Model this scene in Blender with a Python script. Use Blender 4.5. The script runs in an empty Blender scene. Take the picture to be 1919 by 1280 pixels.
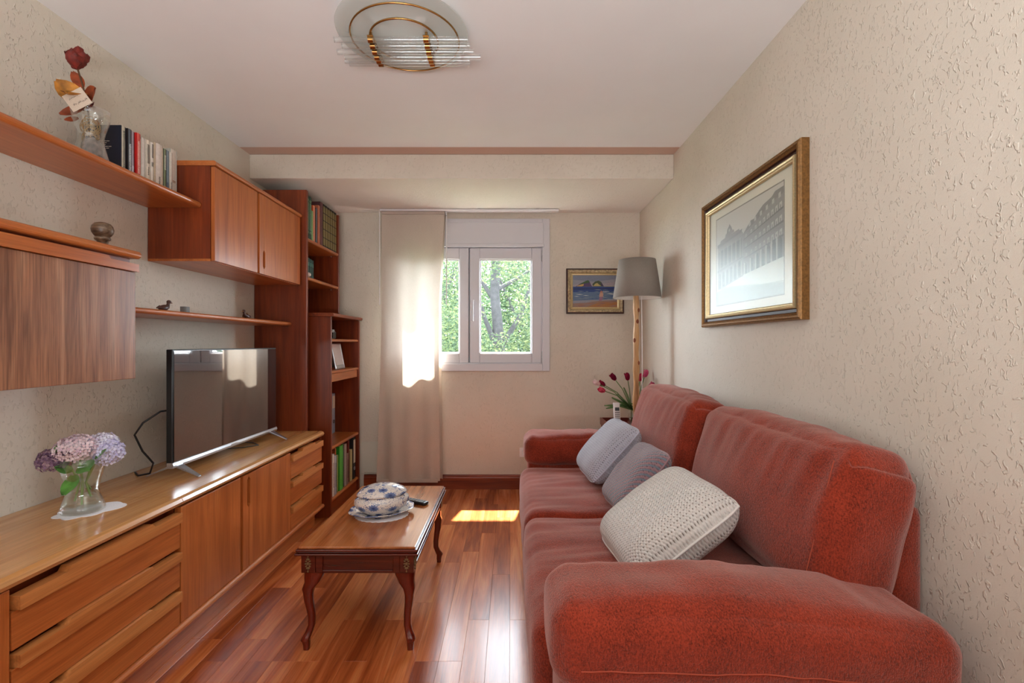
import bpy, bmesh, math, random
from math import sin, cos, pi, sqrt, radians, atan2
from mathutils import Vector, Matrix, noise

random.seed(7)
SC = bpy.context.scene
COL = SC.collection

# ------------------------------------------------------------------ camera, light, exposure
cd = bpy.data.cameras.new('camera')
cam = bpy.data.objects.new('camera', cd)
COL.objects.link(cam)
cam.location = (0, 0, 1.23)
cam.rotation_euler = (pi / 2, 0, 0)
cd.sensor_width = 36
cd.lens = 36 * 900 / 1919
cd.shift_x = 0.0013
cd.shift_y = 0.0021
cd.clip_start = 0.02
SC.camera = cam

SKY = 10.0
world = bpy.data.worlds.new('hazy_sky')
SC.world = world
world.use_nodes = True
bg = world.node_tree.nodes['Background']
bg.inputs[0].default_value = (0.80, 0.90, 1.0, 1)
bg.inputs[1].default_value = SKY

SUN_DIR = Vector((-0.20, -1.0, -2.16)).normalized()
sl = bpy.data.lights.new('sun', 'SUN')
sl.energy = 30.0
sl.angle = radians(1.2)
sl.color = (1.0, 0.94, 0.84)
sun = bpy.data.objects.new('sun', sl)
sun.rotation_euler = SUN_DIR.to_track_quat('-Z', 'Y').to_euler()
sun.location = (3, 12, 20)
COL.objects.link(sun)


def portal(name, loc, rot, sx, sy):
    a = bpy.data.lights.new(name, 'AREA')
    a.shape = 'RECTANGLE'
    a.size, a.size_y = sx, sy
    a.cycles.is_portal = True
    o = bpy.data.objects.new(name, a)
    o.location = loc
    o.rotation_euler = rot
    COL.objects.link(o)


portal('window_portal', (-0.35, 4.30, 1.53), (pi / 2, 0, pi), 1.30, 1.0)

# added fill light behind the camera, turned to the ceiling; not a room lamp
bl = bpy.data.lights.new('bounce_fill', 'AREA')
bl.shape = 'RECTANGLE'
bl.size, bl.size_y = 1.8, 1.0
bl.energy = 46
bl.color = (0.92, 0.97, 1.0)
bo = bpy.data.objects.new('bounce_fill', bl)
bo.location = (-0.33, -1.25, 0.9)
bo.rotation_euler = (radians(180 - 8), 0, 0)
COL.objects.link(bo)

vs = SC.view_settings
vs.view_transform = 'Standard'
vs.look = 'None'
vs.gamma = 1
vs.use_curve_mapping = False
vs.exposure = 1.55
SC.cycles.use_denoising = True
SC.cycles.max_bounces = 14
SC.cycles.diffuse_bounces = 8
SC.cycles.transparent_max_bounces = 24
SC.cycles.sample_clamp_indirect = 8


# ------------------------------------------------------------------ helpers: materials
def C(r, g, b):
    def f(c):
        c /= 255.0
        return c / 12.92 if c <= 0.04045 else ((c + 0.055) / 1.055) ** 2.4
    return (f(r), f(g), f(b), 1)


class N:
    """small node-tree writer"""
    def __init__(s, name):
        s.mat = bpy.data.materials.new(name)
        s.mat.use_nodes = True
        s.t = s.mat.node_tree
        s.p = s.t.nodes['Principled BSDF']
        s.out = s.t.nodes['Material Output']

    def n(s, kind, **kw):
        nd = s.t.nodes.new(kind)
        for k, v in kw.items():
            if k.startswith('i_'):
                nd.inputs[k[2:].replace('_', ' ')].default_value = v
            else:
                setattr(nd, k, v)
        return nd

    def l(s, a, b):
        s.t.links.new(a, b)

    def ramp(s, fac, stops):
        r = s.n('ShaderNodeValToRGB')
        e = r.color_ramp.elements
        while len(e) < len(stops):
            e.new(0.5)
        for k, (p, c) in enumerate(stops):
            e[k].position = p
            e[k].color = c if len(c) == 4 else (*c, 1)
        s.l(fac, r.inputs[0])
        return r.outputs[0]

    def bump(s, h, strength, dist):
        b = s.n('ShaderNodeBump')
        b.inputs['Strength'].default_value = strength
        b.inputs['Distance'].default_value = dist
        s.l(h, b.inputs['Height'])
        s.l(b.outputs[0], s.p.inputs['Normal'])

    def coords(s, scale=(1, 1, 1), out='Object', rnd=False):
        tc = s.n('ShaderNodeTexCoord')
        v = tc.outputs[out]
        if rnd:
            oi = s.n('ShaderNodeObjectInfo')
            m = s.n('ShaderNodeVectorMath', operation='MULTIPLY_ADD')
            m.inputs[1].default_value = (37, 53, 71)
            s.l(oi.outputs['Random'], m.inputs[0])
            s.l(v, m.inputs[2])
            v = m.outputs[0]
        mp = s.n('ShaderNodeMapping')
        mp.inputs['Scale'].default_value = scale
        s.l(v, mp.inputs['Vector'])
        return mp.outputs[0]

    def noise(s, vec, scale, detail=2, rough=0.5, dist=0.0):
        t = s.n('ShaderNodeTexNoise')
        t.inputs['Scale'].default_value = scale
        t.inputs['Detail'].default_value = detail
        t.inputs['Roughness'].default_value = rough
        t.inputs['Distortion'].default_value = dist
        s.l(vec, t.inputs['Vector'])
        return t.outputs[0]

    def mixc(s, a, b, fac, blend='MIX'):
        m = s.n('ShaderNodeMix', data_type='RGBA', blend_type=blend)
        for sock, v in ((m.inputs[0], fac), (m.inputs[6], a), (m.inputs[7], b)):
            if hasattr(v, 'links'):
                s.l(v, sock)
            else:
                sock.default_value = v
        return m.outputs[2]

    def math(s, op, a, b=0.0):
        m = s.n('ShaderNodeMath', operation=op)
        for sock, v in ((m.inputs[0], a), (m.inputs[1], b)):
            if hasattr(v, 'links'):
                s.l(v, sock)
            else:
                sock.default_value = v
        return m.outputs[0]


def plain(name, col, rough=0.5, metal=0.0, bump=0.0, bscale=200, spec=0.5, var=0.06, **kw):
    m = N(name)
    p = m.p
    p.inputs['Roughness'].default_value = rough
    p.inputs['Metallic'].default_value = metal
    p.inputs['Specular IOR Level'].default_value = spec
    v = m.coords()
    nz = m.noise(v, bscale, 3)
    lo = tuple(c * (1 - var) for c in col[:3])
    hi = tuple(min(1, c * (1 + var)) for c in col[:3])
    m.l(m.ramp(nz, [(0.3, lo), (0.7, hi)]), p.inputs['Base Color'])
    if bump:
        m.bump(nz, bump, 0.002)
    for k, val in kw.items():
        p.inputs[k.replace('_', ' ')].default_value = val
    return m.mat


def wood(name, dark, mid, light, axis='Y', rough=0.3, rnd=False, figure=1.0, coat=0.0, rvar=0.35, fine=0.22, spec=0.5):
    m = N(name)
    p = m.p
    sc = {'X': (1.1, 16, 16), 'Y': (16, 1.1, 16), 'Z': (16, 16, 1.1)}[axis]
    v = m.coords(sc, rnd=rnd)
    a = m.noise(v, 1.3 * figure, 5, 0.55, 0.9)
    sc2 = {'X': (5, 190, 190), 'Y': (190, 5, 190), 'Z': (190, 190, 5)}[axis]
    f = m.noise(m.coords(sc2, rnd=rnd), 1.0, 3, 0.6)
    fac = a
    if rnd:
        oi = m.n('ShaderNodeObjectInfo')
        fac = m.math('ADD', a, m.math('MULTIPLY', m.math('SUBTRACT', oi.outputs['Random'], 0.5), rvar))
    c = m.ramp(fac, [(0.30, dark), (0.5, mid), (0.70, light)])
    fr = m.ramp(f, [(0.35, (1 - fine, 1 - fine, 1 - fine)), (0.65, (1, 1, 1))])
    c = m.mixc(c, fr, 1.0, 'MULTIPLY')
    m.l(c, p.inputs['Base Color'])
    p.inputs['Roughness'].default_value = rough
    p.inputs['Specular IOR Level'].default_value = spec
    p.inputs['Coat Weight'].default_value = coat
    p.inputs['Coat Roughness'].default_value = 0.12
    m.bump(f, 0.06, 0.001)
    return m.mat


def plaster(name, lo, hi, bump=0.5, scale=62, smooth=False):
    m = N(name)
    p = m.p
    p.inputs['Roughness'].default_value = 0.75
    p.inputs['Specular IOR Level'].default_value = 0.3
    v = m.coords()
    big = m.noise(v, 2.2, 3)
    m.l(m.ramp(big, [(0.3, lo), (0.7, hi)]), p.inputs['Base Color'])
    if not smooth:
        a = m.noise(m.coords((1, 1, 0.62)), scale * 1.3, 1.2, 0.5, 1.0)
        r = m.ramp(a, [(0.595, (0, 0, 0)), (0.68, (1, 1, 1))])
        b = m.noise(v, 420, 2)
        h = m.math('ADD', r, m.math('MULTIPLY', b, 0.12))
        m.bump(h, bump, 0.006)
    else:
        m.bump(m.noise(v, 60, 4), 0.05, 0.002)
    return m.mat


def cloth(name, col, hi, weave=420, bump=0.5, sheen=0.6, sheen_tint=(1, .75, .7, 1), rough=0.9, big=0.25, trans=0.0):
    m = N(name)
    p = m.p
    v = m.coords()
    a = m.noise(m.coords((1, 1, 0.35)), weave, 2, 0.6)
    b = m.noise(m.coords((1, 0.35, 1)), weave, 2, 0.6)
    w = m.math('MULTIPLY', m.math('ADD', a, b), 0.5)
    g = m.noise(v, 9, 4, 0.6)
    fac = m.math('ADD', w, m.math('MULTIPLY', m.math('SUBTRACT', g, 0.5), big))
    m.l(m.ramp(fac, [(0.34, col), (0.62, hi)]), p.inputs['Base Color'])
    p.inputs['Roughness'].default_value = rough
    p.inputs['Specular IOR Level'].default_value = 0.15
    p.inputs['Sheen Weight'].default_value = sheen
    p.inputs['Sheen Roughness'].default_value = 0.45
    p.inputs['Sheen Tint'].default_value = sheen_tint
    m.bump(w, bump, 0.003)
    if trans:
        tr = m.n('ShaderNodeBsdfTranslucent')
        tr.inputs[0].default_value = hi if len(hi) == 4 else (*hi, 1)
        mx = m.n('ShaderNodeMixShader')
        mx.inputs[0].default_value = trans
        m.l(p.outputs[0], mx.inputs[1])
        m.l(tr.outputs[0], mx.inputs[2])
        m.l(mx.outputs[0], m.out.inputs[0])
    return m.mat


def knit(name, col, hole, nu, nv, fleck=None):
    """crochet rows, laid out on the pillow's own UV map"""
    m = N(name)
    p = m.p
    tc = m.n('ShaderNodeTexCoord')
    sp = m.n('ShaderNodeSeparateXYZ')
    m.l(tc.outputs['UV'], sp.inputs[0])
    u = m.math('SINE', m.math('MULTIPLY', sp.outputs[0], nu * 2 * pi))
    vv = m.math('MULTIPLY', sp.outputs[1], nv * 2 * pi)
    wob = m.noise(tc.outputs['UV'], 40, 2)
    v = m.math('SINE', m.math('ADD', vv, m.math('MULTIPLY', wob, 2.0)))
    h = m.math('ADD', m.math('MULTIPLY', m.math('MULTIPLY', u, v), 0.40), m.math('MULTIPLY', u, 0.10))
    h = m.math('ADD', h, 0.5)
    h = m.math('ADD', h, m.math('MULTIPLY', m.math('SUBTRACT', m.noise(tc.outputs['UV'], 130, 2), 0.5), 0.5))
    c = m.ramp(h, [(0.06, hole), (0.30, col)])
    if fleck:
        k = m.math('SINE', m.math('ADD', m.math('MULTIPLY', sp.outputs[0], nu * pi), m.math('MULTIPLY', sp.outputs[1], nv * 1.0 * pi)))
        c = m.mixc(c, fleck, m.ramp(m.math('ADD', m.math('MULTIPLY', k, .5), m.math('SUBTRACT', m.noise(tc.outputs['UV'], 60, 1), 0.1)), [(0.45, (0, 0, 0)), (0.6, (1, 1, 1))]))
    m.l(c, p.inputs['Base Color'])
    p.inputs['Roughness'].default_value = 0.95
    p.inputs['Specular IOR Level'].default_value = 0.1
    p.inputs['Sheen Weight'].default_value = 0.5
    m.bump(h, 0.9, 0.006)
    return m.mat


def thin_glass(name, tint=(0.97, 0.985, 0.98, 1), edge=0.35, base=0.05, rough=0.02, frost=0.0):
    m = N(name)
    m.t.nodes.remove(m.p)
    tr = m.n('ShaderNodeBsdfTransparent')
    tr.inputs[0].default_value = tint
    gl = m.n('ShaderNodeBsdfGlossy')
    gl.inputs[0].default_value = (1, 1, 1, 1)
    gl.inputs[1].default_value = rough
    lw = m.n('ShaderNodeLayerWeight')
    lw.inputs[0].default_value = edge
    f = m.math('MULTIPLY', lw.outputs['Facing'], 0.75)
    f = m.math('ADD', m.math('MULTIPLY', m.math('POWER', f, 2.0), 1.0), base)
    mx = m.n('ShaderNodeMixShader')
    m.l(f, mx.inputs[0])
    src = tr.outputs[0]
    if frost:
        df = m.n('ShaderNodeBsdfTranslucent')
        df.inputs[0].default_value = (0.85, 0.88, 0.86, 1)
        d2 = m.n('ShaderNodeBsdfDiffuse')
        d2.inputs[0].default_value = (0.85, 0.88, 0.86, 1)
        ad = m.n('ShaderNodeMixShader')
        m.l(df.outputs[0], ad.inputs[1])
        m.l(d2.outputs[0], ad.inputs[2])
        fm = m.n('ShaderNodeMixShader')
        fm.inputs[0].default_value = frost
        m.l(tr.outputs[0], fm.inputs[1])
        m.l(ad.outputs[0], fm.inputs[2])
        src = fm.outputs[0]
    m.l(src, mx.inputs[1])
    m.l(gl.outputs[0], mx.inputs[2])
    m.l(mx.outputs[0], m.out.inputs[0])
    return m.mat


def vcol(name, rough=0.6, grain=0.12, gscale=400, coat=0.0):
    m = N(name)
    at = m.n('ShaderNodeVertexColor', layer_name='Col')
    nz = m.noise(m.coords(), gscale, 3)
    g = m.ramp(nz, [(0.3, (1 - grain,) * 3), (0.7, (1, 1, 1))])
    m.l(m.mixc(at.outputs[0], g, 1.0, 'MULTIPLY'), m.p.inputs['Base Color'])
    m.p.inputs['Roughness'].default_value = rough
    m.p.inputs['Coat Weight'].default_value = coat
    return m.mat


def leafmat(name, cols, trans=0.5):
    m = N(name)
    m.t.nodes.remove(m.p)
    ge = m.n('ShaderNodeNewGeometry')
    c = m.ramp(ge.outputs['Random Per Island'], [(k / max(1, len(cols) - 1), q) for k, q in enumerate(cols)])
    d = m.n('ShaderNodeBsdfDiffuse')
    t = m.n('ShaderNodeBsdfTranslucent')
    m.l(c, d.inputs[0])
    m.l(c, t.inputs[0])
    mx = m.n('ShaderNodeMixShader')
    mx.inputs[0].default_value = trans
    m.l(d.outputs[0], mx.inputs[1])
    m.l(t.outputs[0], mx.inputs[2])
    m.l(mx.outputs[0], m.out.inputs[0])
    return m.mat


# ------------------------------------------------------------------ helpers: geometry
class MB:
    def __init__(s):
        s.v, s.f, s.sm, s.mi, s.uv, s.col = [], [], [], [], {}, {}

    def add(s, vs, fs, smooth=False, mi=0):
        o = len(s.v)
        s.v += [tuple(q) for q in vs]
        for f in fs:
            s.f.append([o + k for k in f])
            s.sm.append(smooth)
            s.mi.append(mi)
        return s

    def box(s, x0, x1, y0, y1, z0, z1, mi=0):
        vs = [(x, y, z) for z in (z0, z1) for y in (y0, y1) for x in (x0, x1)]
        return s.add(vs, [(0, 2, 3, 1), (4, 5, 7, 6), (0, 1, 5, 4), (2, 6, 7, 3), (0, 4, 6, 2), (1, 3, 7, 5)], False, mi)

    def prism(s, poly, axis, a0, a1, mi=0, smooth=False):
        def P(p, a):
            return {'x': (a, p[0], p[1]), 'y': (p[0], a, p[1]), 'z': (p[0], p[1], a)}[axis]
        n = len(poly)
        vs = [P(p, a0) for p in poly] + [P(p, a1) for p in poly]
        s.add(vs, [(k, (k + 1) % n, n + (k + 1) % n, n + k) for k in range(n)], smooth, mi)
        return s.add(vs, [list(range(n))[::-1], list(range(n, 2 * n))], False, mi)

    def tube(s, pts, rad, n=8, caps=True, mi=0, closed=False):
        pts = [Vector(p) for p in pts]
        if not hasattr(rad, '__len__'):
            rad = [rad] * len(pts)
        rings = []
        up = None
        m = len(pts)
        for k, p in enumerate(pts):
            a = pts[(k - 1) % m] if (k or closed) else p
            b = pts[(k + 1) % m] if (k < m - 1 or closed) else p
            t = (b - a).normalized()
            if up is None:
                up = Vector((0, 0, 1)) if abs(t.z) < 0.9 else Vector((1, 0, 0))
            x = t.cross(up).normalized()
            up = x.cross(t).normalized()
            rings.append([p + (x * cos(2 * pi * j / n) + up * sin(2 * pi * j / n)) * rad[k] for j in range(n)])
        vs = [q for r in rings for q in r]
        fs = []
        for k in range(m if closed else m - 1):
            k2 = (k + 1) % m
            for j in range(n):
                fs.append((k * n + j, k * n + (j + 1) % n, k2 * n + (j + 1) % n, k2 * n + j))
        s.add(vs, fs, True, mi)
        if caps and not closed:
            s.add(rings[0], [list(range(n))[::-1]], False, mi)
            s.add(rings[-1], [list(range(n))], False, mi)
        return s

    def lathe(s, prof, n=32, c=(0, 0, 0), sx=1, sy=1, fn=None, mi=0, uv=False):
        m = len(prof)
        vs = []
        for k, (r, z) in enumerate(prof):
            for j in range(n):
                a = 2 * pi * j / n
                rr = r * (fn(a, z) if fn else 1)
                vs.append((c[0] + rr * cos(a) * sx, c[1] + rr * sin(a) * sy, c[2] + z))
        base = len(s.f)
        fs = []
        for k in range(m - 1):
            for j in range(n):
                fs.append((k * n + j, k * n + (j + 1) % n, (k + 1) * n + (j + 1) % n, (k + 1) * n + j))
        s.add(vs, fs, True, mi)
        if uv:
            i = base
            L = [0]
            for k in range(1, m):
                L.append(L[-1] + math.hypot(prof[k][0] - prof[k - 1][0], prof[k][1] - prof[k - 1][1]))
            for k in range(m - 1):
                for j in range(n):
                    s.uv[i] = [(j / n, L[k]), ((j + 1) / n, L[k]), ((j + 1) / n, L[k + 1]), (j / n, L[k + 1])]
                    i += 1
        return s

    def ell(s, c, rx, ry, rz, n=12, m=8, M=None, mi=0):
        vs, fs = [], []
        for i in range(m + 1):
            th = pi * i / m
            for j in range(n):
                a = 2 * pi * j / n
                q = Vector((rx * sin(th) * cos(a), ry * sin(th) * sin(a), rz * cos(th)))
                if M is not None:
                    q = M @ q
                vs.append(q + Vector(c))
        for i in range(m):
            for j in range(n):
                fs.append((i * n + j, (i + 1) * n + j, (i + 1) * n + (j + 1) % n, i * n + (j + 1) % n))
        return s.add(vs, fs, True, mi)

    def puff(s, hx, hy, hz, r, bulge=(0, 0, 0), seg=(12, 12, 12), fn=None, mi=0):
        """box with big round edges and swollen faces"""
        idx, vs, fs = {}, [], []
        nx, ny, nz = seg

        def vid(i, j, k):
            key = (i, j, k)
            if key not in idx:
                def w(t, n):
                    q = 2 * t / n - 1
                    return sin(q * pi / 2) * 0.55 + q * 0.45
                u = Vector((w(i, nx), w(j, ny), w(k, nz)))
                p = Vector((u.x * hx, u.y * hy, u.z * hz))
                core = Vector([max(-(h - r), min(h - r, q)) for h, q in zip((hx, hy, hz), p)])
                d = p - core
                if d.length > 1e-9:
                    p = core + d.normalized() * r
                p.x += bulge[0] * u.x * (1 - u.y ** 2) * (1 - u.z ** 2)
                p.y += bulge[1] * u.y * (1 - u.x ** 2) * (1 - u.z ** 2)
                p.z += bulge[2] * u.z * (1 - u.x ** 2) * (1 - u.y ** 2)
                if fn:
                    p = fn(p, u)
                idx[key] = len(vs)
                vs.append(p)
            return idx[key]
        for i in range(nx):
            for j in range(ny):
                fs.append([vid(i, j, 0), vid(i, j + 1, 0), vid(i + 1, j + 1, 0), vid(i + 1, j, 0)])
                fs.append([vid(i, j, nz), vid(i + 1, j, nz), vid(i + 1, j + 1, nz), vid(i, j + 1, nz)])
        for i in range(nx):
            for k in range(nz):
                fs.append([vid(i, 0, k), vid(i + 1, 0, k), vid(i + 1, 0, k + 1), vid(i, 0, k + 1)])
                fs.append([vid(i, ny, k), vid(i, ny, k + 1), vid(i + 1, ny, k + 1), vid(i + 1, ny, k)])
        for j in range(ny):
            for k in range(nz):
                fs.append([vid(0, j, k), vid(0, j, k + 1), vid(0, j + 1, k + 1), vid(0, j + 1, k)])
                fs.append([vid(nx, j, k), vid(nx, j + 1, k), vid(nx, j + 1, k + 1), vid(nx, j, k + 1)])
        return s.add(vs, fs, True, mi)

    def map(s, fn):
        s.v = [tuple(fn(Vector(q))) for q in s.v]
        return s

    def mesh(s, name, mats):
        me = bpy.data.meshes.new(name)
        me.from_pydata(s.v, [], s.f)
        me.polygons.foreach_set('use_smooth', s.sm)
        me.polygons.foreach_set('material_index', s.mi)
        for m in mats:
            me.materials.append(m)
        if s.uv:
            ul = me.uv_layers.new(name='UVMap')
            for pi_, lst in s.uv.items():
                pl = me.polygons[pi_]
                for q, li in enumerate(pl.loop_indices):
                    ul.data[li].uv = lst[q]
        if s.col:
            ca = me.color_attributes.new('Col', 'FLOAT_COLOR', 'CORNER')
            for pi_, c in s.col.items():
                for li in me.polygons[pi_].loop_indices:
                    ca.data[li].color = c
        me.update()
        return me


def wm(o):
    m = o.matrix_basis.copy()
    while o.parent:
        o = o.parent
        m = o.matrix_basis @ m
    return m


def obj(name, mb, mats, parent=None, bev=0.0, seg=2, local=False, kind=None, label=None):
    """link ONE mesh object; points are given in room coordinates unless local"""
    if not isinstance(mats, (list, tuple)):
        mats = [mats]
    if parent is not None and not local:
        inv = wm(parent).inverted()
        mb.map(lambda q: inv @ q)
    o = bpy.data.objects.new(name, mb.mesh(name, mats))
    COL.objects.link(o)
    if parent is not None:
        o.parent = parent
    if bev:
        b = o.modifiers.new('bevel', 'BEVEL')
        b.width = bev
        b.segments = seg
        b.limit_method = 'ANGLE'
        b.angle_limit = radians(40)
    if kind:
        o['kind'] = kind
    if label:
        o['label'] = label
    return o


def thing(name, label, cat, loc=(0, 0, 0), rot=(0, 0, 0), group=None):
    o = bpy.data.objects.new(name, None)
    o.empty_display_size = 0.05
    COL.objects.link(o)
    o.location = loc
    o.rotation_euler = rot
    o['label'] = label
    o['category'] = cat
    if group:
        o['group'] = group
    return o


def tag(o, label, cat, group=None):
    o['label'] = label
    o['category'] = cat
    if group:
        o['group'] = group
    return o


def struct(name, mb, m, parent=None, **kw):
    return obj(name, mb, m, parent, kind=None if parent else 'structure', **kw)


def dup_part(src, parent, loc=None, rot=None):
    c = src.copy()
    COL.objects.link(c)
    c.parent = parent
    if loc is not None:
        c.location = loc
    if rot is not None:
        c.rotation_euler = rot
    return c


def superpoly(n=24, a=1.0, b=1.0, e=2.0):
    out = []
    for k in range(n):
        t = 2 * pi * k / n
        out.append((a * math.copysign(abs(cos(t)) ** (2 / e), cos(t)), b * math.copysign(abs(sin(t)) ** (2 / e), sin(t))))
    return out


def nosed(x_wall, x_front, z0, z1, sign=1):
    """slab section (x, z) with a half-round front edge"""
    r = (z1 - z0) / 2
    zc = (z0 + z1) / 2
    pts = [(x_wall, z0), (x_front - r * sign, z0)]
    for k in range(1, 8):
        a = -pi / 2 + pi * k / 8
        pts.append((x_front - r * sign + r * cos(a) * sign, zc + r * sin(a)))
    pts += [(x_front - r * sign, z1), (x_wall, z1)]
    return pts


# ------------------------------------------------------------------ materials
M_WALL = plaster('textured_plaster', C(209, 201, 187), C(217, 209, 196), 0.5)
M_CEIL = plaster('smooth_ceiling_paint', C(232, 233, 234), C(237, 238, 239), smooth=True)
M_STRIP = plaster('ceiling_edge_pinkish', C(205, 176, 160), C(210, 182, 166), smooth=True)
M_PATCH = plaster('bare_plaster', C(205, 205, 192), C(214, 212, 200), smooth=True)
M_PLANK = wood('floor_hardwood', C(140, 64, 28), C(186, 98, 50), C(214, 130, 74), 'Y', 0.27, True, 0.8, coat=0.10, rvar=0.34, spec=0.42)
M_SKIRT = wood('baseboard_wood', C(96, 34, 14), C(130, 52, 22), C(150, 66, 30), 'X', 0.3)
TD, TM, TL = C(166, 88, 40), C(186, 104, 50), C(198, 118, 60)
M_TEAK_Z = wood('teak_upright_grain', TD, TM, TL, 'Z', 0.32, coat=0.1)
M_TEAK_Y = wood('teak_lengthwise_grain', TD, TM, TL, 'Y', 0.3, coat=0.1)
M_TEAKTOP = wood('teak_polished_top', C(186, 126, 72), C(206, 148, 90), C(218, 164, 106), 'Y', 0.22, coat=0.3, figure=0.7)
M_TEAKLIP = wood('teak_lip', C(180, 106, 54), C(200, 128, 70), C(214, 144, 84), 'Y', 0.3)
M_RED_Z = wood('dark_teak_upright_grain', C(104, 40, 16), C(124, 51, 20), C(142, 64, 27), 'Z', 0.33)
M_RED_Y = wood('dark_teak_lengthwise_grain', C(110, 44, 18), C(140, 62, 26), C(160, 80, 38), 'Y', 0.33)
M_HAZETEAK = wood('open_pored_teak_hazed', C(130, 84, 60), C(168, 114, 82), C(192, 144, 112), 'Z', 0.34, figure=1.2, fine=0.42)  # flap teak; its greyed colour stands in for the haze of reflected light
M_MAHO_X = wood('mahogany_dark', C(56, 12, 6), C(80, 19, 9), C(100, 28, 13), 'X', 0.25, coat=0.3)
M_MAHO_Z = wood('mahogany_leg', C(70, 16, 7), C(98, 25, 11), C(118, 36, 16), 'Z', 0.22, coat=0.4)
M_MAHO_TOP = wood('mahogany_polished_top', C(140, 76, 36), C(172, 100, 52), C(190, 122, 70), 'Y', 0.18, coat=0.4, figure=0.7)
M_SOFA = cloth('rust_chenille', C(88, 26, 12), C(152, 55, 33), 330, 1.0, 0.55, (1, .72, .66, 1))
M_SEAM = plain('seam_thread', C(160, 66, 42), 0.8)
M_WHITE = plain('white_lacquer', C(232, 230, 232), 0.35, var=0.01)
M_PVC = plain('window_pvc', C(206, 205, 211), 0.35, var=0.01)
M_BLACK = plain('black_plastic', C(20, 20, 22), 0.35)
M_SCREEN = plain('tv_screen', C(10, 10, 12), 0.05, spec=1.0, Coat_Weight=1.0, Coat_Roughness=0.02, Coat_IOR=2.2)
M_SILVER = plain('brushed_silver', C(190, 194, 202), 0.28, 0.9)
M_STEEL = plain('hinge_steel', C(180, 180, 182), 0.3, 0.8)
M_BRASS = plain('brass', C(176, 134, 80), 0.22, 1.0)
M_CURTAIN = cloth('linen_curtain', C(192, 178, 164), C(212, 200, 188), 500, 0.25, 0.1, (1, 1, 1, 1), 0.9, 0.15, trans=0.22)
M_SHADE = cloth('grey_linen_shade', C(138, 130, 122), C(156, 148, 140), 500, 0.2, 0.1, (1, 1, 1, 1), 0.9, 0.1, trans=0.12)
M_SHADEIN = plain('white_shade_lining', C(226, 222, 216), 0.8)
M_BRANCH = wood('bare_branch', C(146, 92, 48), C(196, 148, 98), C(222, 184, 138), 'Z', 0.55)
M_KNOT = plain('branch_knot', C(126, 62, 30), 0.6)
M_GLASS = thin_glass('window_glass', (0.98, 0.99, 0.985, 1), 0.3, 0.006)
M_VGLASS = thin_glass('vase_glass', (0.95, 0.97, 0.965, 1), 0.62, 0.05)
M_WATER = thin_glass('vase_water', (0.93, 0.96, 0.94, 1), 0.4, 0.03)
M_FROST = thin_glass('frosted_glass', (0.96, 0.98, 0.97, 1), 0.3, 0.03, 0.25, frost=0.32)
M_ROD = thin_glass('glass_rod', (0.93, 0.96, 0.97, 1), 0.65, 0.08, 0.03, frost=0.06)
M_GOLD = plain('antique_gold', C(130, 92, 48), 0.42, 0.5, 0.35, 120, var=0.3)
M_GOLDLT = plain('pale_gold', C(206, 184, 140), 0.35, 0.6, 0.2, 160, var=0.15)
M_GROOVE = plain('dark_red_groove', C(58, 22, 14), 0.4)
M_MAT = plain('ivory_mount', C(226, 224, 208), 0.7, var=0.01)
M_PRINT = vcol('printed_photo', 0.35, 0.06)
M_PAINT = vcol('oil_paint', 0.5, 0.3, 220)
M_PGLASS = thin_glass('picture_glass', (0.98, 0.99, 0.98, 1), 0.3, 0.035, 0.3)
M_MOTTLE = plain('mottled_gilt', C(172, 154, 120), 0.5, 0.1, 0.6, 60, var=0.5)
M_PAPER = plain('paper', C(222, 214, 196), 0.8)
M_CARD = plain('grey_card', C(196, 178, 160), 0.8)
M_INK = plain('ink', C(48, 36, 32), 0.7)
M_LACE = plain('white_lace', C(236, 234, 238), 0.9, bump=0.8, bscale=260)


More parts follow.
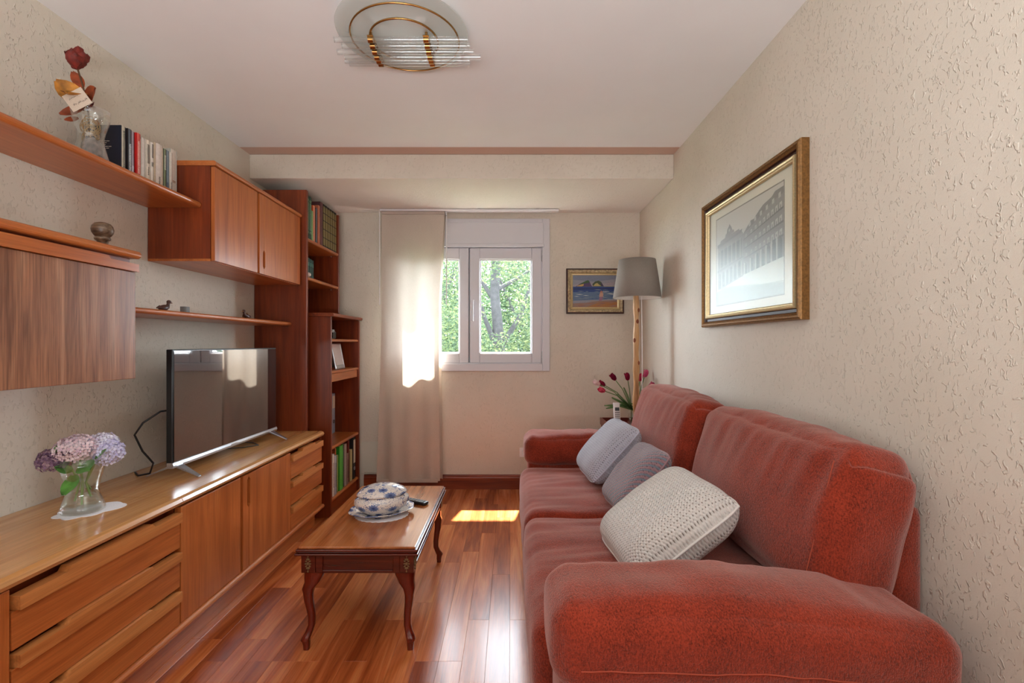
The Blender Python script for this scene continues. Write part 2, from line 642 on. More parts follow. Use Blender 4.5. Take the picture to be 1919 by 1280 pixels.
def china(name, dens):
    m = N(name)
    p = m.p
    tc = m.n('ShaderNodeTexCoord')
    mp = m.n('ShaderNodeMapping')
    mp.inputs['Scale'].default_value = (dens[0], dens[1], 1)
    m.l(tc.outputs['UV'], mp.inputs[0])
    vo = m.n('ShaderNodeTexVoronoi', voronoi_dimensions='2D', feature='F1')
    vo.inputs['Scale'].default_value = 1.0
    vo.inputs['Randomness'].default_value = 0.55
    m.l(mp.outputs[0], vo.inputs['Vector'])
    df = m.n('ShaderNodeVectorMath', operation='SUBTRACT')
    m.l(mp.outputs[0], df.inputs[0])
    m.l(vo.outputs['Position'], df.inputs[1])
    sp = m.n('ShaderNodeSeparateXYZ')
    m.l(df.outputs[0], sp.inputs[0])
    ang = m.math('ARCTAN2', sp.outputs[1], sp.outputs[0])
    pet = m.math('MULTIPLY', m.math('ADD', m.math('SINE', m.math('MULTIPLY', ang, 11)), 1.0), 0.045)
    rr = m.math('ADD', pet, 0.24)
    d = m.math('SUBTRACT', rr, vo.outputs['Distance'])
    flower = m.ramp(d, [(0.0, (0, 0, 0)), (0.02, (1, 1, 1))])
    core = m.ramp(vo.outputs['Distance'], [(0.06, (1, 1, 1)), (0.10, (0, 0, 0))])
    # vines and small leaves between the flowers
    n1 = m.noise(mp.outputs[0], 2.6, 1.5, 0.5, 1.2)
    vine = m.ramp(m.math('ABSOLUTE', m.math('SUBTRACT', n1, 0.5)), [(0.010, (1, 1, 1)), (0.022, (0, 0, 0))])
    n2 = m.noise(mp.outputs[0], 4.2, 1.0, 0.5, 0.6)
    lf = m.ramp(n2, [(0.66, (0, 0, 0)), (0.69, (1, 1, 1))])
    base = m.mixc(C(222, 214, 206), C(84, 104, 142), lf)
    base = m.mixc(base, C(96, 110, 150), vine)
    shade = m.ramp(vo.outputs['Distance'], [(0.05, C(62, 80, 128)), (0.3, C(116, 134, 174))])
    base = m.mixc(base, shade, flower)
    base = m.mixc(base, C(40, 56, 108), core)
    m.l(base, p.inputs['Base Color'])
    p.inputs['Roughness'].default_value = 0.12
    p.inputs['Coat Weight'].default_value = 0.5
    return m.mat


M_CHINA = china('blue_and_white_china', (9, 16))
M_CHINALID = china('blue_and_white_china_lid', (7, 18))
M_CHINAPL = china('blue_and_white_china_plate', (9, 14))

# ------------------------------------------------------------------ ROOM SHELL
XL, XR, YB, YR, ZC = -1.752, 1.094, 4.07, -1.9, 2.50
struct('wall_left', MB().box(XL - 0.15, XL, YR - 0.15, YB + 0.2, -0.03, ZC), M_WALL)
struct('wall_right', MB().box(XR, XR + 0.15, YR - 0.15, YB + 0.2, -0.03, ZC), M_WALL)
WX0, WX1, WZ0, WZ1 = -0.99, 0.29, 1.03, 2.25
w = MB()
w.box(XL, WX0, YB, YB + 0.20, -0.03, ZC)
w.box(WX1, XR, YB, YB + 0.20, -0.03, ZC)
w.box(WX0, WX1, YB, YB + 0.20, -0.03, WZ0)
w.box(WX0, WX1, YB, YB + 0.20, WZ1, ZC)
w.box(WX0, WX1, YB + 0.09, YB + 0.20, 2.01, WZ1)
struct('wall_back', w, M_WALL)
w = MB()
w.box(XL, XR, YR - 0.15, YR, -0.03, ZC)
struct('wall_rear', w, plaster('rear_wall_darkened', C(120, 108, 98), C(128, 116, 106), smooth=True))  # unseen wall, colour darkened so it throws less light forward
struct('ceiling', MB().box(XL - .15, XR + .15, YR - .15, 3.104, ZC, ZC + 0.15).box(XL - .15, XR + .15, 3.104, YB + 0.2, ZC + 0.004, ZC + 0.15), M_CEIL)
struct('trim_1', MB().box(XL, XR, 3.104, 3.222, ZC - 0.0, ZC + 0.004), M_STRIP)  # flush ceiling strip in front of the beam, pinker than the rest
bmb = MB().box(XL, XR, 3.218, YB, 2.338, ZC)
bmb.mi[0] = 1  # underside takes a whiter material, standing in for light bounced from below
struct('ceiling_beam', bmb, [M_WALL, plaster('beam_underside_lightened', C(230, 225, 218), C(236, 231, 225), 0.4)], bev=0.006)
# wallpaper patch low on the back wall, beside the bookcase
struct('trim_2', MB().box(-1.30, -1.06, YB - 0.006, YB, 0.13, 0.40), M_PATCH, bev=0.002)
# vertical wallpaper joints under the window
seam = MB()
for x in (-0.28, 0.276):
    seam.box(x - 0.0012, x + 0.0012, YB - 0.0012, YB, 0.13, 0.99)
struct('trim_3', seam, M_WALL)

flo = struct('floor', MB().box(XL - .15, XR + .15, YR - .15, YB + .2, -0.06, -0.013), M_SKIRT)
PW = 0.092
cache = {}


def plank_mesh(L):
    key = round(L * 50)
    if key not in cache:
        L = key / 50
        g, c, h = 0.0002, 0.0006, 0.013
        a0, a1, b0, b1 = g, PW - g, g, L - g
        vs = [(a0, b0, 0), (a1, b0, 0), (a1, b1, 0), (a0, b1, 0),
              (a0, b0, h - c), (a1, b0, h - c), (a1, b1, h - c), (a0, b1, h - c),
              (a0 + c, b0 + c, h), (a1 - c, b0 + c, h), (a1 - c, b1 - c, h), (a0 + c, b1 - c, h)]
        fs = [(0, 1, 5, 4), (1, 2, 6, 5), (2, 3, 7, 6), (3, 0, 4, 7), (4, 5, 9, 8), (5, 6, 10, 9), (6, 7, 11, 10), (7, 4, 8, 11), (8, 9, 10, 11)]
        cache[key] = MB().add(vs, fs).mesh('plank', [M_PLANK])
    return cache[key], key / 50


rest = MB()
x = XL
while x < XR - 0.01:
    y = 1.0
    first = True
    while y < YB - 0.02:
        L = random.choice((0.56, 0.70, 0.84, 0.98)) if not first else random.choice((0.3, 0.44, 0.58, 0.72, 0.86))
        first = False
        if y + L > YB - 0.15:
            L = math.floor((YB - y) * 50) / 50
        me, L = plank_mesh(L)
        o = bpy.data.objects.new('plank', me)
        o.location = (x, y, -0.013)
        o.parent = flo
        COL.objects.link(o)
        y += L
    y = YR
    while y < 0.999:
        L = min(0.73, 1.0 - y)
        rest.box(x + .0005, x + PW - .0005, y + .0005, y + L - .0005, -0.013, 0)
        y += L
    x += PW
obj('plank_field', rest, M_PLANK, flo, kind='stuff')
# far baseboard with a moulded top, in two runs
bb = MB()
sec = [(YB, 0.0), (YB - 0.016, 0.0), (YB - 0.016, 0.095), (YB - 0.012, 0.103), (YB - 0.012, 0.112), (YB - 0.006, 0.122), (YB, 0.122)]
bb.prism(sec, 'x', -1.24, XR - 0.016)
struct('baseboard_back', bb, M_SKIRT)
bb = MB().box(XR - 0.016, XR, YR, YB - 0.016, 0, 0.12)
struct('baseboard_right', bb, M_SKIRT, bev=0.004)

# ------------------------------------------------------------------ WINDOW
FX0, FX1, FZ0, FZ1 = -1.03, 0.33, 0.998, 2.285
win = struct('window_1', MB(), M_PVC)


def ring(mb, x0, x1, z0, z1, wl, wr, wb, wt, y0, y1):
    mb.box(x0, x0 + wl, y0, y1, z0, z1)
    mb.box(x1 - wr, x1, y0, y1, z0, z1)
    mb.box(x0 + wl, x1 - wr, y0, y1, z0, z0 + wb)
    mb.box(x0 + wl, x1 - wr, y0, y1, z1 - wt, z1)
    return mb


obj('window_frame', ring(MB(), FX0, FX1, FZ0, FZ1, 0.062, 0.062, 0.062, 0.035, YB - 0.022, YB + 0.0), M_PVC, win, bev=0.004)
obj('mullion', MB().box(-0.372, -0.330, YB + 0.053, YB + 0.072, 1.07, 2.045), M_PVC, win)
obj('inner_frame', ring(MB(), -0.985, 0.285, 1.035, 2.075, 0.03, 0.03, 0.035, 0.03, YB + 0.001, YB + 0.075), M_PVC, win, bev=0.003)
bx = MB().box(-0.97, 0.276, YB - 0.030, YB + 0.075, 2.072, 2.25)
obj('shutter_box', bx, M_PVC, win, bev=0.004)
obj('shutter_box_lip', MB().box(-0.975, 0.281, YB - 0.042, YB - 0.002, 2.045, 2.0715), M_PVC, win, bev=0.005)
for (a, b, ga, gb) in ((-0.958, -0.356, -0.872, -0.434), (-0.346, 0.262, -0.262, 0.178)):
    s = ring(MB(), a, b, 1.066, 2.042, ga - a, b - gb, 0.082, 0.097, YB - 0.004, YB + 0.052)
    sash = obj('sash', s, M_PVC, win, bev=0.006)
    bead = ring(MB(), ga - 0.002, gb + 0.002, 1.146, 1.947, 0.012, 0.012, 0.012, 0.012, YB + 0.010, YB + 0.030)
    obj('glazing_bead', bead, M_PVC, sash, bev=0.003)
    obj('pane', MB().box(ga + 0.006, gb - 0.006, YB + 0.031, YB + 0.035, 1.152, 1.941), M_GLASS, sash)
h = MB()
h.box(-0.338, -0.306, YB - 0.012, YB - 0.004, 1.46, 1.60)
h.tube([(-0.322, YB - 0.012, 1.585), (-0.322, YB - 0.05, 1.585)], 0.009, 8)
h.box(-0.332, -0.312, YB - 0.058, YB - 0.040, 1.415, 1.597)
obj('handle', h, M_PVC, win, bev=0.004, label='white window handle')
for z in (1.97, 1.115):
    hg = MB().tube([(0.268, YB - 0.010, z - 0.045), (0.268, YB - 0.010, z - 0.002)], 0.0075, 8).tube([(0.268, YB - 0.010, z + 0.002), (0.268, YB - 0.010, z + 0.05)], 0.0075, 8)
    obj('hinge', hg, M_STEEL, win)

# ------------------------------------------------------------------ OUTSIDE
M_GRASS = plain('lawn', C(50, 66, 32), 0.9, bump=0.5, bscale=6, var=0.3)
M_BARK = plain('bark', C(34, 32, 33), 0.9, bump=1.0, bscale=14, var=0.45)
G0 = [C(50, 62, 52), C(66, 78, 56), C(88, 96, 64), C(58, 72, 60)]
M_LEAF1 = leafmat('poplar_leaves', G0, 0.5)
M_LEAF2 = leafmat('far_leaves', [C(48, 64, 52), C(64, 80, 58), C(80, 92, 64), C(56, 72, 58)], 0.5)
struct('ground', MB().box(-30, 30, 4.6, 60, -4.2, -4.0), M_GRASS)
struct('ground_rear', MB().box(-30, 30, -40, -2.3, -4.2, -4.0), M_GRASS)


def leaves(mb, c, r, n, size):
    for _ in range(n):
        while True:
            q = Vector((random.uniform(-1, 1), random.uniform(-1, 1), random.uniform(-1, 1)))
            if q.length < 1:
                break
        p = Vector(c) + Vector((q.x * r[0], q.y * r[1], q.z * r[2]))
        a = Vector((random.gauss(0, 1), random.gauss(0, 1), random.gauss(0, .6))).normalized()
        b = a.cross(Vector((random.gauss(0, 1), random.gauss(0, 1), random.gauss(0, 1)))).normalized()
        L = size * random.uniform(0.7, 1.3)
        W = L * 0.42
        o = len(mb.v)
        mb.v += [tuple(p - a * L * .5), tuple(p + b * W * .5), tuple(p + a * L * .5), tuple(p - b * W * .5)]
        mb.f.append([o, o + 1, o + 2, o + 3])
        mb.sm.append(False)
        mb.mi.append(0)


def tree(label, x, y, trunk, branches, clumps, leaf_m):
    t = thing('tree', label, 'tree', (x, y, -4.0), group='trees outside the window')
    obj('trunk', MB().tube([(x + a, y + b, z) for a, b, z, r in trunk], [q[3] for q in trunk], 10), M_BARK, t)
    for br in branches:
        obj('branch', MB().tube([(x + a, y + b, z) for a, b, z, r in br], [q[3] for q in br], 7), M_BARK, t)
    mb = MB()
    for c, r, n, s in clumps:
        leaves(mb, (x + c[0], y + c[1], c[2]), r, n, s)
    obj('foliage', mb, leaf_m, t, kind='stuff')


tree('poplar with a thick grey trunk standing right outside the window', -0.28, 9.6,
     [(0.15, 0, -4, .26), (0.1, 0, -1.5, .2), (0.06, 0, 0.9, .13), (0.02, 0, 1.6, .11), (-0.04, .02, 2.2, .10), (0.0, .05, 3.2, .085), (.1, 0, 4.6, .05)],
     [[(0.06, 0, 1.0, .07), (-.22, -.1, 1.7, .045), (-.5, -.2, 2.6, .03), (-.8, -.2, 3.4, .02)],
      [(0.05, 0, 1.1, .06), (.45, -.1, 1.75, .05), (.75, -.2, 2.6, .03), (1.0, -.2, 3.4, .02)],
      [(0.0, 0, 2.3, .05), (.5, .1, 2.6, .03), (.9, .2, 2.9, .02)],
      [(-.05, 0, 2.1, .05), (-.45, .1, 2.7, .03), (-.8, .1, 3.2, .02)]],
     [((-1.2, .5, 2.3), (1.0, .7, 1.0), 2100, .085), ((1.1, .5, 2.3), (0.95, .7, 1.0), 2000, .085), ((0, .9, 3.3), (1.3, .6, .7), 1700, .085),
      ((0.0, -.7, .75), (1.5, .5, .55), 1700, .085), ((0.2, 0.7, 1.2), (1.4, .5, .7), 1300, .085), ((-.3, -.3, 3.0), (0.8, .4, .35), 500, .08),
      ((-.9, -.6, 1.5), (.6, .4, .5), 900, .085), ((.1, -.6, 2.75), (.9, .3, .40), 900, .075), ((.1, -.6, 1.05), (1.0, .3, .40), 1100, .075), ((.55, -.5, 1.9), (.28, .3, .6), 330, .075), ((-.4, -.5, 1.7), (.2, .3, .5), 160, .07), ((0.7, -.5, 1.35), (.35, .3, .35), 300, .08)], M_LEAF1)
tree('tall bushy tree behind the poplar, filling the right pane', 0.9, 15.4,
     [(0, 0, -4, .25), (0.05, 0, 0, .2), (0, 0, 3, .14), (.1, 0, 6, .06)], [[(0, 0, 1, .1), (-.8, -.3, 2.2, .06), (-1.3, -.4, 3.4, .03)]],
     [((-.6, 0, 1.6), (2.2, 1.0, 2.4), 6500, .13), ((0.4, 0, 4.2), (2.0, 1.2, 1.6), 2500, .13), ((2.2, .3, 2.0), (1.4, 1, 2), 1500, .13)], M_LEAF2)
tree('tall bushy tree behind the poplar, filling the left pane', -2.6, 12.6,
     [(0, 0, -4, .25), (-0.05, 0, 0, .2), (0, 0, 3, .14), (.1, 0, 6, .06)], [[(0, 0, 1, .1), (.8, -.3, 2.2, .06), (1.3, -.4, 3.4, .03)]],
     [((.6, 0, 1.4), (1.9, 1.0, 2.2), 6000, .12), ((0.2, 0, 4.2), (2.0, 1.2, 1.6), 2200, .13), ((-1.6, .3, 2.4), (1.1, 1, 2.8), 4200, .13)], M_LEAF2)
tree('added tall bushy tree beyond the left pane, unseen, keeping sky off the picture glass', -6.2, 15.6,  # added out of view to block bright sky from the picture reflection
     [(0, 0, -4, .25), (-0.05, 0, 0, .2), (0, 0, 3, .14), (.1, 0, 6, .06)], [[(0, 0, 1, .1), (.8, -.3, 2.2, .06), (1.3, -.4, 3.4, .03)]],
     [((.3, 0, 1.4), (2.0, .9, 2.6), 6500, .14), ((0.2, 0, 4.6), (2.2, 1.0, 2.2), 4400, .14)], M_LEAF2)
hb = MB()
for k in range(9):
    leaves(hb, (-8 + 2 * k, 20.2 + random.uniform(-1, 1), 0.6 + random.uniform(-.5, .5)), (1.9, 1.3, 4.2), 5200, .26)
for k in range(6):
    leaves(hb, (-6 + 1.7 * k, 18.2, 2.8), (1.5, .8, 2.6), 2600, .17)
hd = obj('hedge', hb, M_LEAF2, kind='stuff')
tag(hd, 'long green belt of undergrowth far beyond the trees outside', 'hedge')

# ------------------------------------------------------------------ WALL UNIT: sideboard
sb = thing('sideboard', 'long low teak sideboard under the television along the left wall', 'sideboard', (-1.5, 2.1, 0))
SY0, SY1 = 0.75, 3.27
FXF = -1.285
c = MB()
c.box(XL + .003, -1.345, SY0, SY1, 0.135, 0.595)
for yy_ in (1.2335, 1.8665, 2.8035):
    c.box(-1.345, -1.3115, yy_, yy_ + .002, 0.14, 0.595)
c.box(-1.345, -1.290, 3.2685, SY1, 0.14, 0.595)
obj('body', c, M_RED_Y, sb)
c = MB()
c.box(-1.7, -1.330, SY0 + .01, SY1 - .01, 0.0, 0.134)
obj('plinth', c, M_TEAK_Y, sb, bev=0.002)
obj('plinth_rail', MB().prism(nosed(-1.335, -1.268, 0.112, 0.139), 'y', SY0, SY1 + 0.003), M_TEAK_Y, sb)
for a, b in ((SY0 - .01, 1.862), (1.865, SY1 + .003)):
    p = MB().prism([(XL + .003, .600), (-1.292, .600), (-1.276, .606), (-1.270, .618), (-1.276, .630), (-1.290, .635), (XL + .003, .635)], 'y', a, b)
    obj('top', p, M_TEAKTOP, sb)
obj('side_panel', MB().box(-1.344, FXF, SY0, 1.232, 0.14, 0.599), M_TEAK_Z, sb, bev=0.002)
rows = ((0.578, 0.537, 0.437), (0.425, 0.387, 0.285), (0.273, 0.232, 0.141))
for (a, b, nt) in ((1.237, 1.866, 0.145), (2.807, 3.268, 0.13)):
    for zt, zb, zl in rows:
        d = obj('drawer', MB().box(-1.311, FXF, a, b, zl, zb - 0.0005), M_TEAK_Y, sb, bev=0.0015)
        zh = zt + 0.010
        zt -= .004
        poly = [(a + .010, zb), (b - .002, zb), (b - .002, zt), (b - nt, zt), (b - nt - .012, zh), (a + nt + .012, zh), (a + nt, zt), (a + .010, zt)]
        obj('handle', MB().prism(poly, 'x', -1.305, FXF + 0.012), M_TEAKLIP, d, bev=0.0015, label='light wood drawer lip with two finger notches')


def doors(root, x0, x1, ya, ys, yb, z0, z1, slot_lo, slot_hi, mat, lip):
    """two doors meeting at ys with solid lips and a finger slot between them"""
    for side in (0, 1):
        if side == 0:
            d = obj('door', MB().box(x0, x1, ya, ys - .068, z0, z1), mat, root, bev=0.0015)
            y0, y1 = ys - .050, ys - .0012
            notch = [(y1, z0), (y1, slot_lo), (y1 - .012, slot_lo + .015), (y1 - .012, slot_hi - .015), (y1, slot_hi), (y1, z1)]
            poly = [(y0, z0)] + notch + [(y0, z1)]
            obj('door_lip_backing', MB().box(x0, x1 - .012, ys - .067, ys - .051, z0, z1), M_RED_Z, d)
        else:
            d = obj('door', MB().box(x0, x1, ys + .042, yb, z0, z1), mat, root, bev=0.0015)
            y0, y1 = ys + .0012, ys + .040
            poly = [(y0, z0), (y1, z0), (y1, z1), (y0, z1), (y0, slot_hi), (y0 + .012, slot_hi - .015), (y0 + .012, slot_lo + .015), (y0, slot_lo)]
        obj('handle', MB().prism(poly, 'x', x0, x1 + .002), lip, d, bev=0.002, label='solid wood door lip with a finger slot')


doors(sb, -1.311, FXF, 1.872, 2.353, 2.803, 0.141, 0.592, 0.43, 0.58, M_TEAK_Z, M_TEAK_Z)

# right hanging cabinet
hc = thing('wall_cabinet', 'two-door teak wall cabinet hanging beside the tall bookcase', 'cabinet', (-1.6, 2.79, 1.632))
c = MB().box(XL + .003, -1.447, 2.315, 3.262, 1.640, 2.088)
obj('body', c, M_RED_Z, hc)
obj('bottom_panel', MB().box(XL + .003, -1.447, 2.315, 3.262, 1.628, 1.6395), M_TEAK_Y, hc)
obj('top', MB().prism(nosed(XL + .003, -1.418, 2.0885, 2.112), 'y', 2.311, 3.264), M_TEAK_Y, hc)
doors(hc, -1.446, -1.427, 2.317, 2.776, 3.258, 1.630, 2.084, 1.66, 1.77, M_TEAK_Z, M_TEAK_Z)

# left hanging cabinet with a drop front
lc = thing('wall_cabinet', 'teak wall cabinet with a wide grained flap front, cut by the left edge', 'cabinet', (-1.6, 1.3, 1.098))
obj('body', MB().box(XL + .003, -1.447, 0.9, 1.824, 1.102, 1.552), M_RED_Y, lc)
obj('flap', MB().box(-1.446, -1.426, 0.9, 1.826, 1.098, 1.5005), M_HAZETEAK, lc, bev=0.002)
poly = [(0.9, 1.502), (1.828, 1.502), (1.828, 1.531), (1.70, 1.531), (1.69, 1.541), (0.9, 1.541)]
obj('handle', MB().prism(poly, 'x', -1.446, -1.414), M_TEAK_Y, lc, bev=0.003, label='solid wood grip rail along the top of the flap')
obj('top', MB().prism(nosed(XL + .003, -1.410, 1.5525, 1.581), 'y', 0.88, 1.834), M_TEAK_Y, lc)


def shelf(label, x_front, y0, y1, z0, z1, end_round=0.16):
    o = MB()
    sec = nosed(XL + .003, x_front, z0, z1)
    o.prism(sec, 'y', y0, y1)
    s = obj('wall_shelf', o, M_TEAK_Y)
    return tag(s, label, 'shelf')


shelf('long high teak wall shelf carrying the row of books and dried rose', -1.489, 0.5, 2.310, 1.885, 1.912)
shelf('thin teak wall shelf above the television with small bird figures', -1.489, 1.838, 3.263, 1.352, 1.376)

# tall bookcase
tb = thing('bookcase', 'tall dark teak bookcase reaching almost to the ceiling beam', 'bookcase', (-1.57, 3.58, 0))
obj('side_panel', MB().box(XL + .003, -1.392, 3.275, 3.302, 0, 2.28), M_RED_Z, tb, bev=0.003)
obj('side_panel', MB().box(XL + .003, -1.392, 3.882, 3.906, 1.452, 2.27), M_RED_Z, tb, bev=0.003)
obj('back_panel', MB().box(XL + .003, -1.735, 3.302, 3.882, 1.452, 2.25), M_RED_Z, tb)
for zt in (1.960, 1.693):
    obj('shelf', MB().prism(nosed(-1.735, -1.393, zt - .024, zt), 'y', 3.3025, 3.8815), M_TEAK_Y, tb)
    obj('shelf_pin', MB().tube([(-1.45, 3.874, zt - .028), (-1.45, 3.8815, zt - .028)], 0.004, 8), M_STEEL, tb)

# low bookcase
lb = thing('bookcase', 'lower teak bookcase with a moulded top standing by the curtain', 'bookcase', (-1.5, 3.7, 0))
LX, LY0, LY1 = -1.266, 3.385, 4.03
obj('side_panel', MB().box(XL + .003, LX, LY0, LY0 + .02, 0, 1.422), M_RED_Z, lb, bev=0.003)
obj('side_panel', MB().box(XL + .003, LX, LY1 - .022, LY1, 0, 1.422), M_RED_Z, lb, bev=0.003)
obj('back_panel', MB().box(XL + .003, -1.737, LY0 + .02, LY1 - .022, 0.05, 1.422), M_RED_Z, lb)
obj('top', MB().prism(nosed(XL + .003, LX + .02, 1.4225, 1.448), 'y', LY0 - .008, LY1 + .012), M_RED_Y, lb)
IY0, IY1 = LY0 + .0205, LY1 - .0225
obj('shelf', MB().prism(nosed(-1.737, LX - .008, 1.244, 1.264), 'y', IY0, IY1), M_TEAK_Y, lb)
obj('shelf', MB().prism(nosed(-1.737, LX - .004, 1.012, 1.034), 'y', IY0, IY1), M_TEAK_Y, lb)
obj('drawer', MB().box(-1.737, LX - .012, IY0, IY1 - .012, 0.955, 1.0115), M_TEAK_Y, lb, bev=0.002)
obj('shelf', MB().prism(nosed(-1.737, LX - .004, 0.470, 0.495), 'y', IY0, IY1), M_TEAK_Y, lb)
obj('shelf', MB().prism(nosed(-1.737, LX - .006, 0.095, 0.120), 'y', IY0, IY1), M_TEAK_Y, lb)
obj('plinth', MB().box(-1.737, LX - .02, IY0, IY1, 0, 0.0945), M_RED_Y, lb)


# ------------------------------------------------------------------ BOOKS
bmats = {}


def bmat(col, rough=0.5):
    k = (tuple(col), rough)
    if k not in bmats:
        bmats[k] = plain('book_cloth', C(*col), rough, var=0.08, bscale=90)
    return bmats[k]


def book(label, xs, y0, y1, z0, hgt, depth, col, spine=None, group=None, marks=None, bands=None, tilt=0.0, name='book'):
    """a book standing with its spine at x = xs, facing the room"""
    t = thing(name, label, 'book', (xs - depth / 2, (y0 + y1) / 2, z0), group=group)
    g = 0.0006
    y0 += g
    y1 -= g
    th = min(0.0035, (y1 - y0) * 0.16)
    z0 += 0.0005
    cv = MB()
    cv.box(xs - depth, xs - .002, y0, y0 + th, z0, z0 + hgt)
    cv.box(xs - depth, xs - .002, y1 - th, y1, z0, z0 + hgt)
    obj('cover', cv, bmat(col), t)
    n = 6
    sp = [(xs - .004, y0)] + [(xs - .004 + .004 * sin(pi * k / n), y0 + (y1 - y0) * k / n) for k in range(1, n)] + [(xs - .004, y1), (xs - .007, y1 - .0005), (xs - .007, y0 + .0005)]
    obj('spine', MB().prism(sp, 'z', z0, z0 + hgt), bmat(spine or col), t)
    obj('pages', MB().box(xs - depth + .004, xs - .008, y0 + th, y1 - th, z0 + .003, z0 + hgt - .004), M_PAPER, t)
    if marks:
        mb = MB()
        yc = (y0 + y1) / 2
        for (f0, f1, w_) in marks['runs']:
            z = z0 + hgt * f0
            while z < z0 + hgt * f1:
                l_ = random.uniform(.003, .006)
                ww = w_ * (y1 - y0)
                mb.box(xs - .001, xs + .0006, yc - ww * random.uniform(.3, .5), yc + ww * random.uniform(.3, .5), z, z + l_ * .55)
                z += l_
        obj('lettering', mb, bmat(marks['col']), t, kind='stuff')
    if bands:
        mb = MB()
        for f0, f1 in bands['runs']:
            mb.box(xs - .003, xs + .0008, y0 + .006, y1 - .006, z0 + hgt * f0, z0 + hgt * f1)
        obj('spine_band', mb, bands['mat'], t, bev=.0008)
    return t


GU = 'books on the high wall shelf'
Z1 = 1.912
ye = [1.964, 1.990, 2.011, 2.033, 2.055, 2.078, 2.102, 2.127, 2.144, 2.193, 2.215, 2.241, 2.262, 2.308]
hs = [.212, .211, .211, .212, .202, .212, .213, .211, .217, .210, .214, .213, .238]
xsd = [-1.592, -1.585, -1.59, -1.582, -1.597, -1.598, -1.594, -1.592, -1.585, -1.585, -1.592, -1.590, -1.602]
specs = [
    ('large dark navy hardback with a pale spine, next to the rose vase', (14, 22, 44), (196, 190, 170), dict(col=(60, 60, 60), runs=[(.1, .9, .35)])),
    ('black book with a grey lettered spine beside the navy hardback', (26, 18, 20), (84, 92, 100), dict(col=(220, 220, 220), runs=[(.15, .7, .5)])),
    ('dark book with a mauve grey spine left of the red book', (60, 36, 40), (168, 160, 172), dict(col=(230, 230, 235), runs=[(.05, .3, .4)])),
    ('red book with a pinkish red spine on the high shelf', (186, 22, 20), (204, 96, 84), dict(col=(236, 214, 200), runs=[(.2, .85, .4)])),
    ('cream paperback with dotted print, right of the red book', (216, 206, 190), (222, 212, 196), dict(col=(150, 140, 130), runs=[(.05, .95, .2)])),
    ('plain white paperback with an unprinted spine on the high shelf', (196, 192, 184), (226, 222, 216), None),
    ('off-white paperback with the long black title on its spine', (206, 198, 184), (222, 214, 198), dict(col=(60, 54, 50), runs=[(.52, .9, .6), (.28, .45, .3)])),
    ('thin white paperback with a short dark title at the spine head', (210, 204, 196), (230, 222, 214), dict(col=(64, 54, 54), runs=[(.68, .95, .6), (.5, .58, .8)])),
    ('thick beige book standing proud of its neighbours', (188, 170, 146), (224, 216, 208), dict(col=(90, 84, 80), runs=[(.12, .32, .2)])),
    ('slim dark green book with pale lettering on the high shelf', (38, 46, 42), (122, 134, 104), dict(col=(224, 224, 210), runs=[(.55, .85, .45)])),
    ('blue grey paperback, right of the slim dark green book', (120, 142, 156), (146, 166, 180), dict(col=(70, 90, 120), runs=[(.05, .3, .5)])),
    ('narrow ivory paperback between the blue grey and the tallest book', (206, 198, 186), (220, 212, 200), dict(col=(90, 84, 80), runs=[(.1, .35, .25)])),
    ('tallest pale grey book, touching the wall cabinet', (186, 190, 182), (224, 216, 204), dict(col=(160, 120, 90), runs=[(.35, .38, .6)])),
]
for k, (lab, cc, sp_, mk) in enumerate(specs):
    book(lab, xsd[k], ye[k], ye[k + 1], Z1, hs[k], 0.145 if k else 0.155, cc, sp_, GU, mk)
# blurb lines on the navy cover that faces the room
nb = [o for o in COL.objects if o.get('label', '').startswith('large dark navy')][0]
mb = MB()
for r in range(5):
    xx = -1.735
    while xx < -1.640 - 0.012 * (r % 3):
        l_ = random.uniform(.006, .014)
        mb.box(xx, xx + l_, 1.9632, 1.9646, 2.058 - r * .0075, 2.0605 - r * .0075)
        xx += l_ + .003
obj('blurb', mb, bmat((205, 200, 190)), nb, kind='stuff')

GT = 'books on the top shelf of the tall bookcase'
Z2 = 1.960
gold = plain('gilt_tooling', C(138, 124, 78), 0.45, 0.3)
green_speck = plain('speckled_green', C(92, 124, 98), 0.6, bscale=420, var=0.7)
yy = [3.308, 3.347, 3.390, 3.418, 3.453, 3.480, 3.507, 3.540, 3.598]
tspecs = [
    ('tall speckled green volume at the near end of the bookcase top shelf', (24, 54, 42), (30, 62, 48), .300, 'speck'),
    ('tall speckled green volume beside the light green book', (22, 48, 38), (30, 62, 48), .297, 'speck'),
    ('short light green book between the speckled and orange books', (118, 158, 104), (124, 166, 110), .21, None),
    ('salmon orange book, right of the light green one', (196, 84, 46), (206, 140, 108), .255, None),
    ('black slim book between the orange and slate books', (18, 18, 18), (24, 24, 24), .245, None),
    ('slate grey book on the bookcase top shelf', (70, 78, 88), (92, 102, 112), .255, None),
    ('terracotta book with a rounded spine, right of the slate one', (168, 92, 62), (176, 106, 80), .282, None),
    ('maroon large book beside the gilt bound set', (76, 34, 36), (100, 58, 62), .318, None),
]
for k, (lab, cc, sp_, hh, dec) in enumerate(tspecs):
    bd = dict(runs=[(.12, .18), (.2, .84), (.86, .92)], mat=green_speck) if dec else None
    book(lab, -1.404 if k not in (4, 5) else -1.410, yy[k], yy[k + 1], Z2, hh, 0.2, cc, sp_, GT, None, bd)
place = ['first', 'second', 'third', 'fourth', 'fifth', 'last']
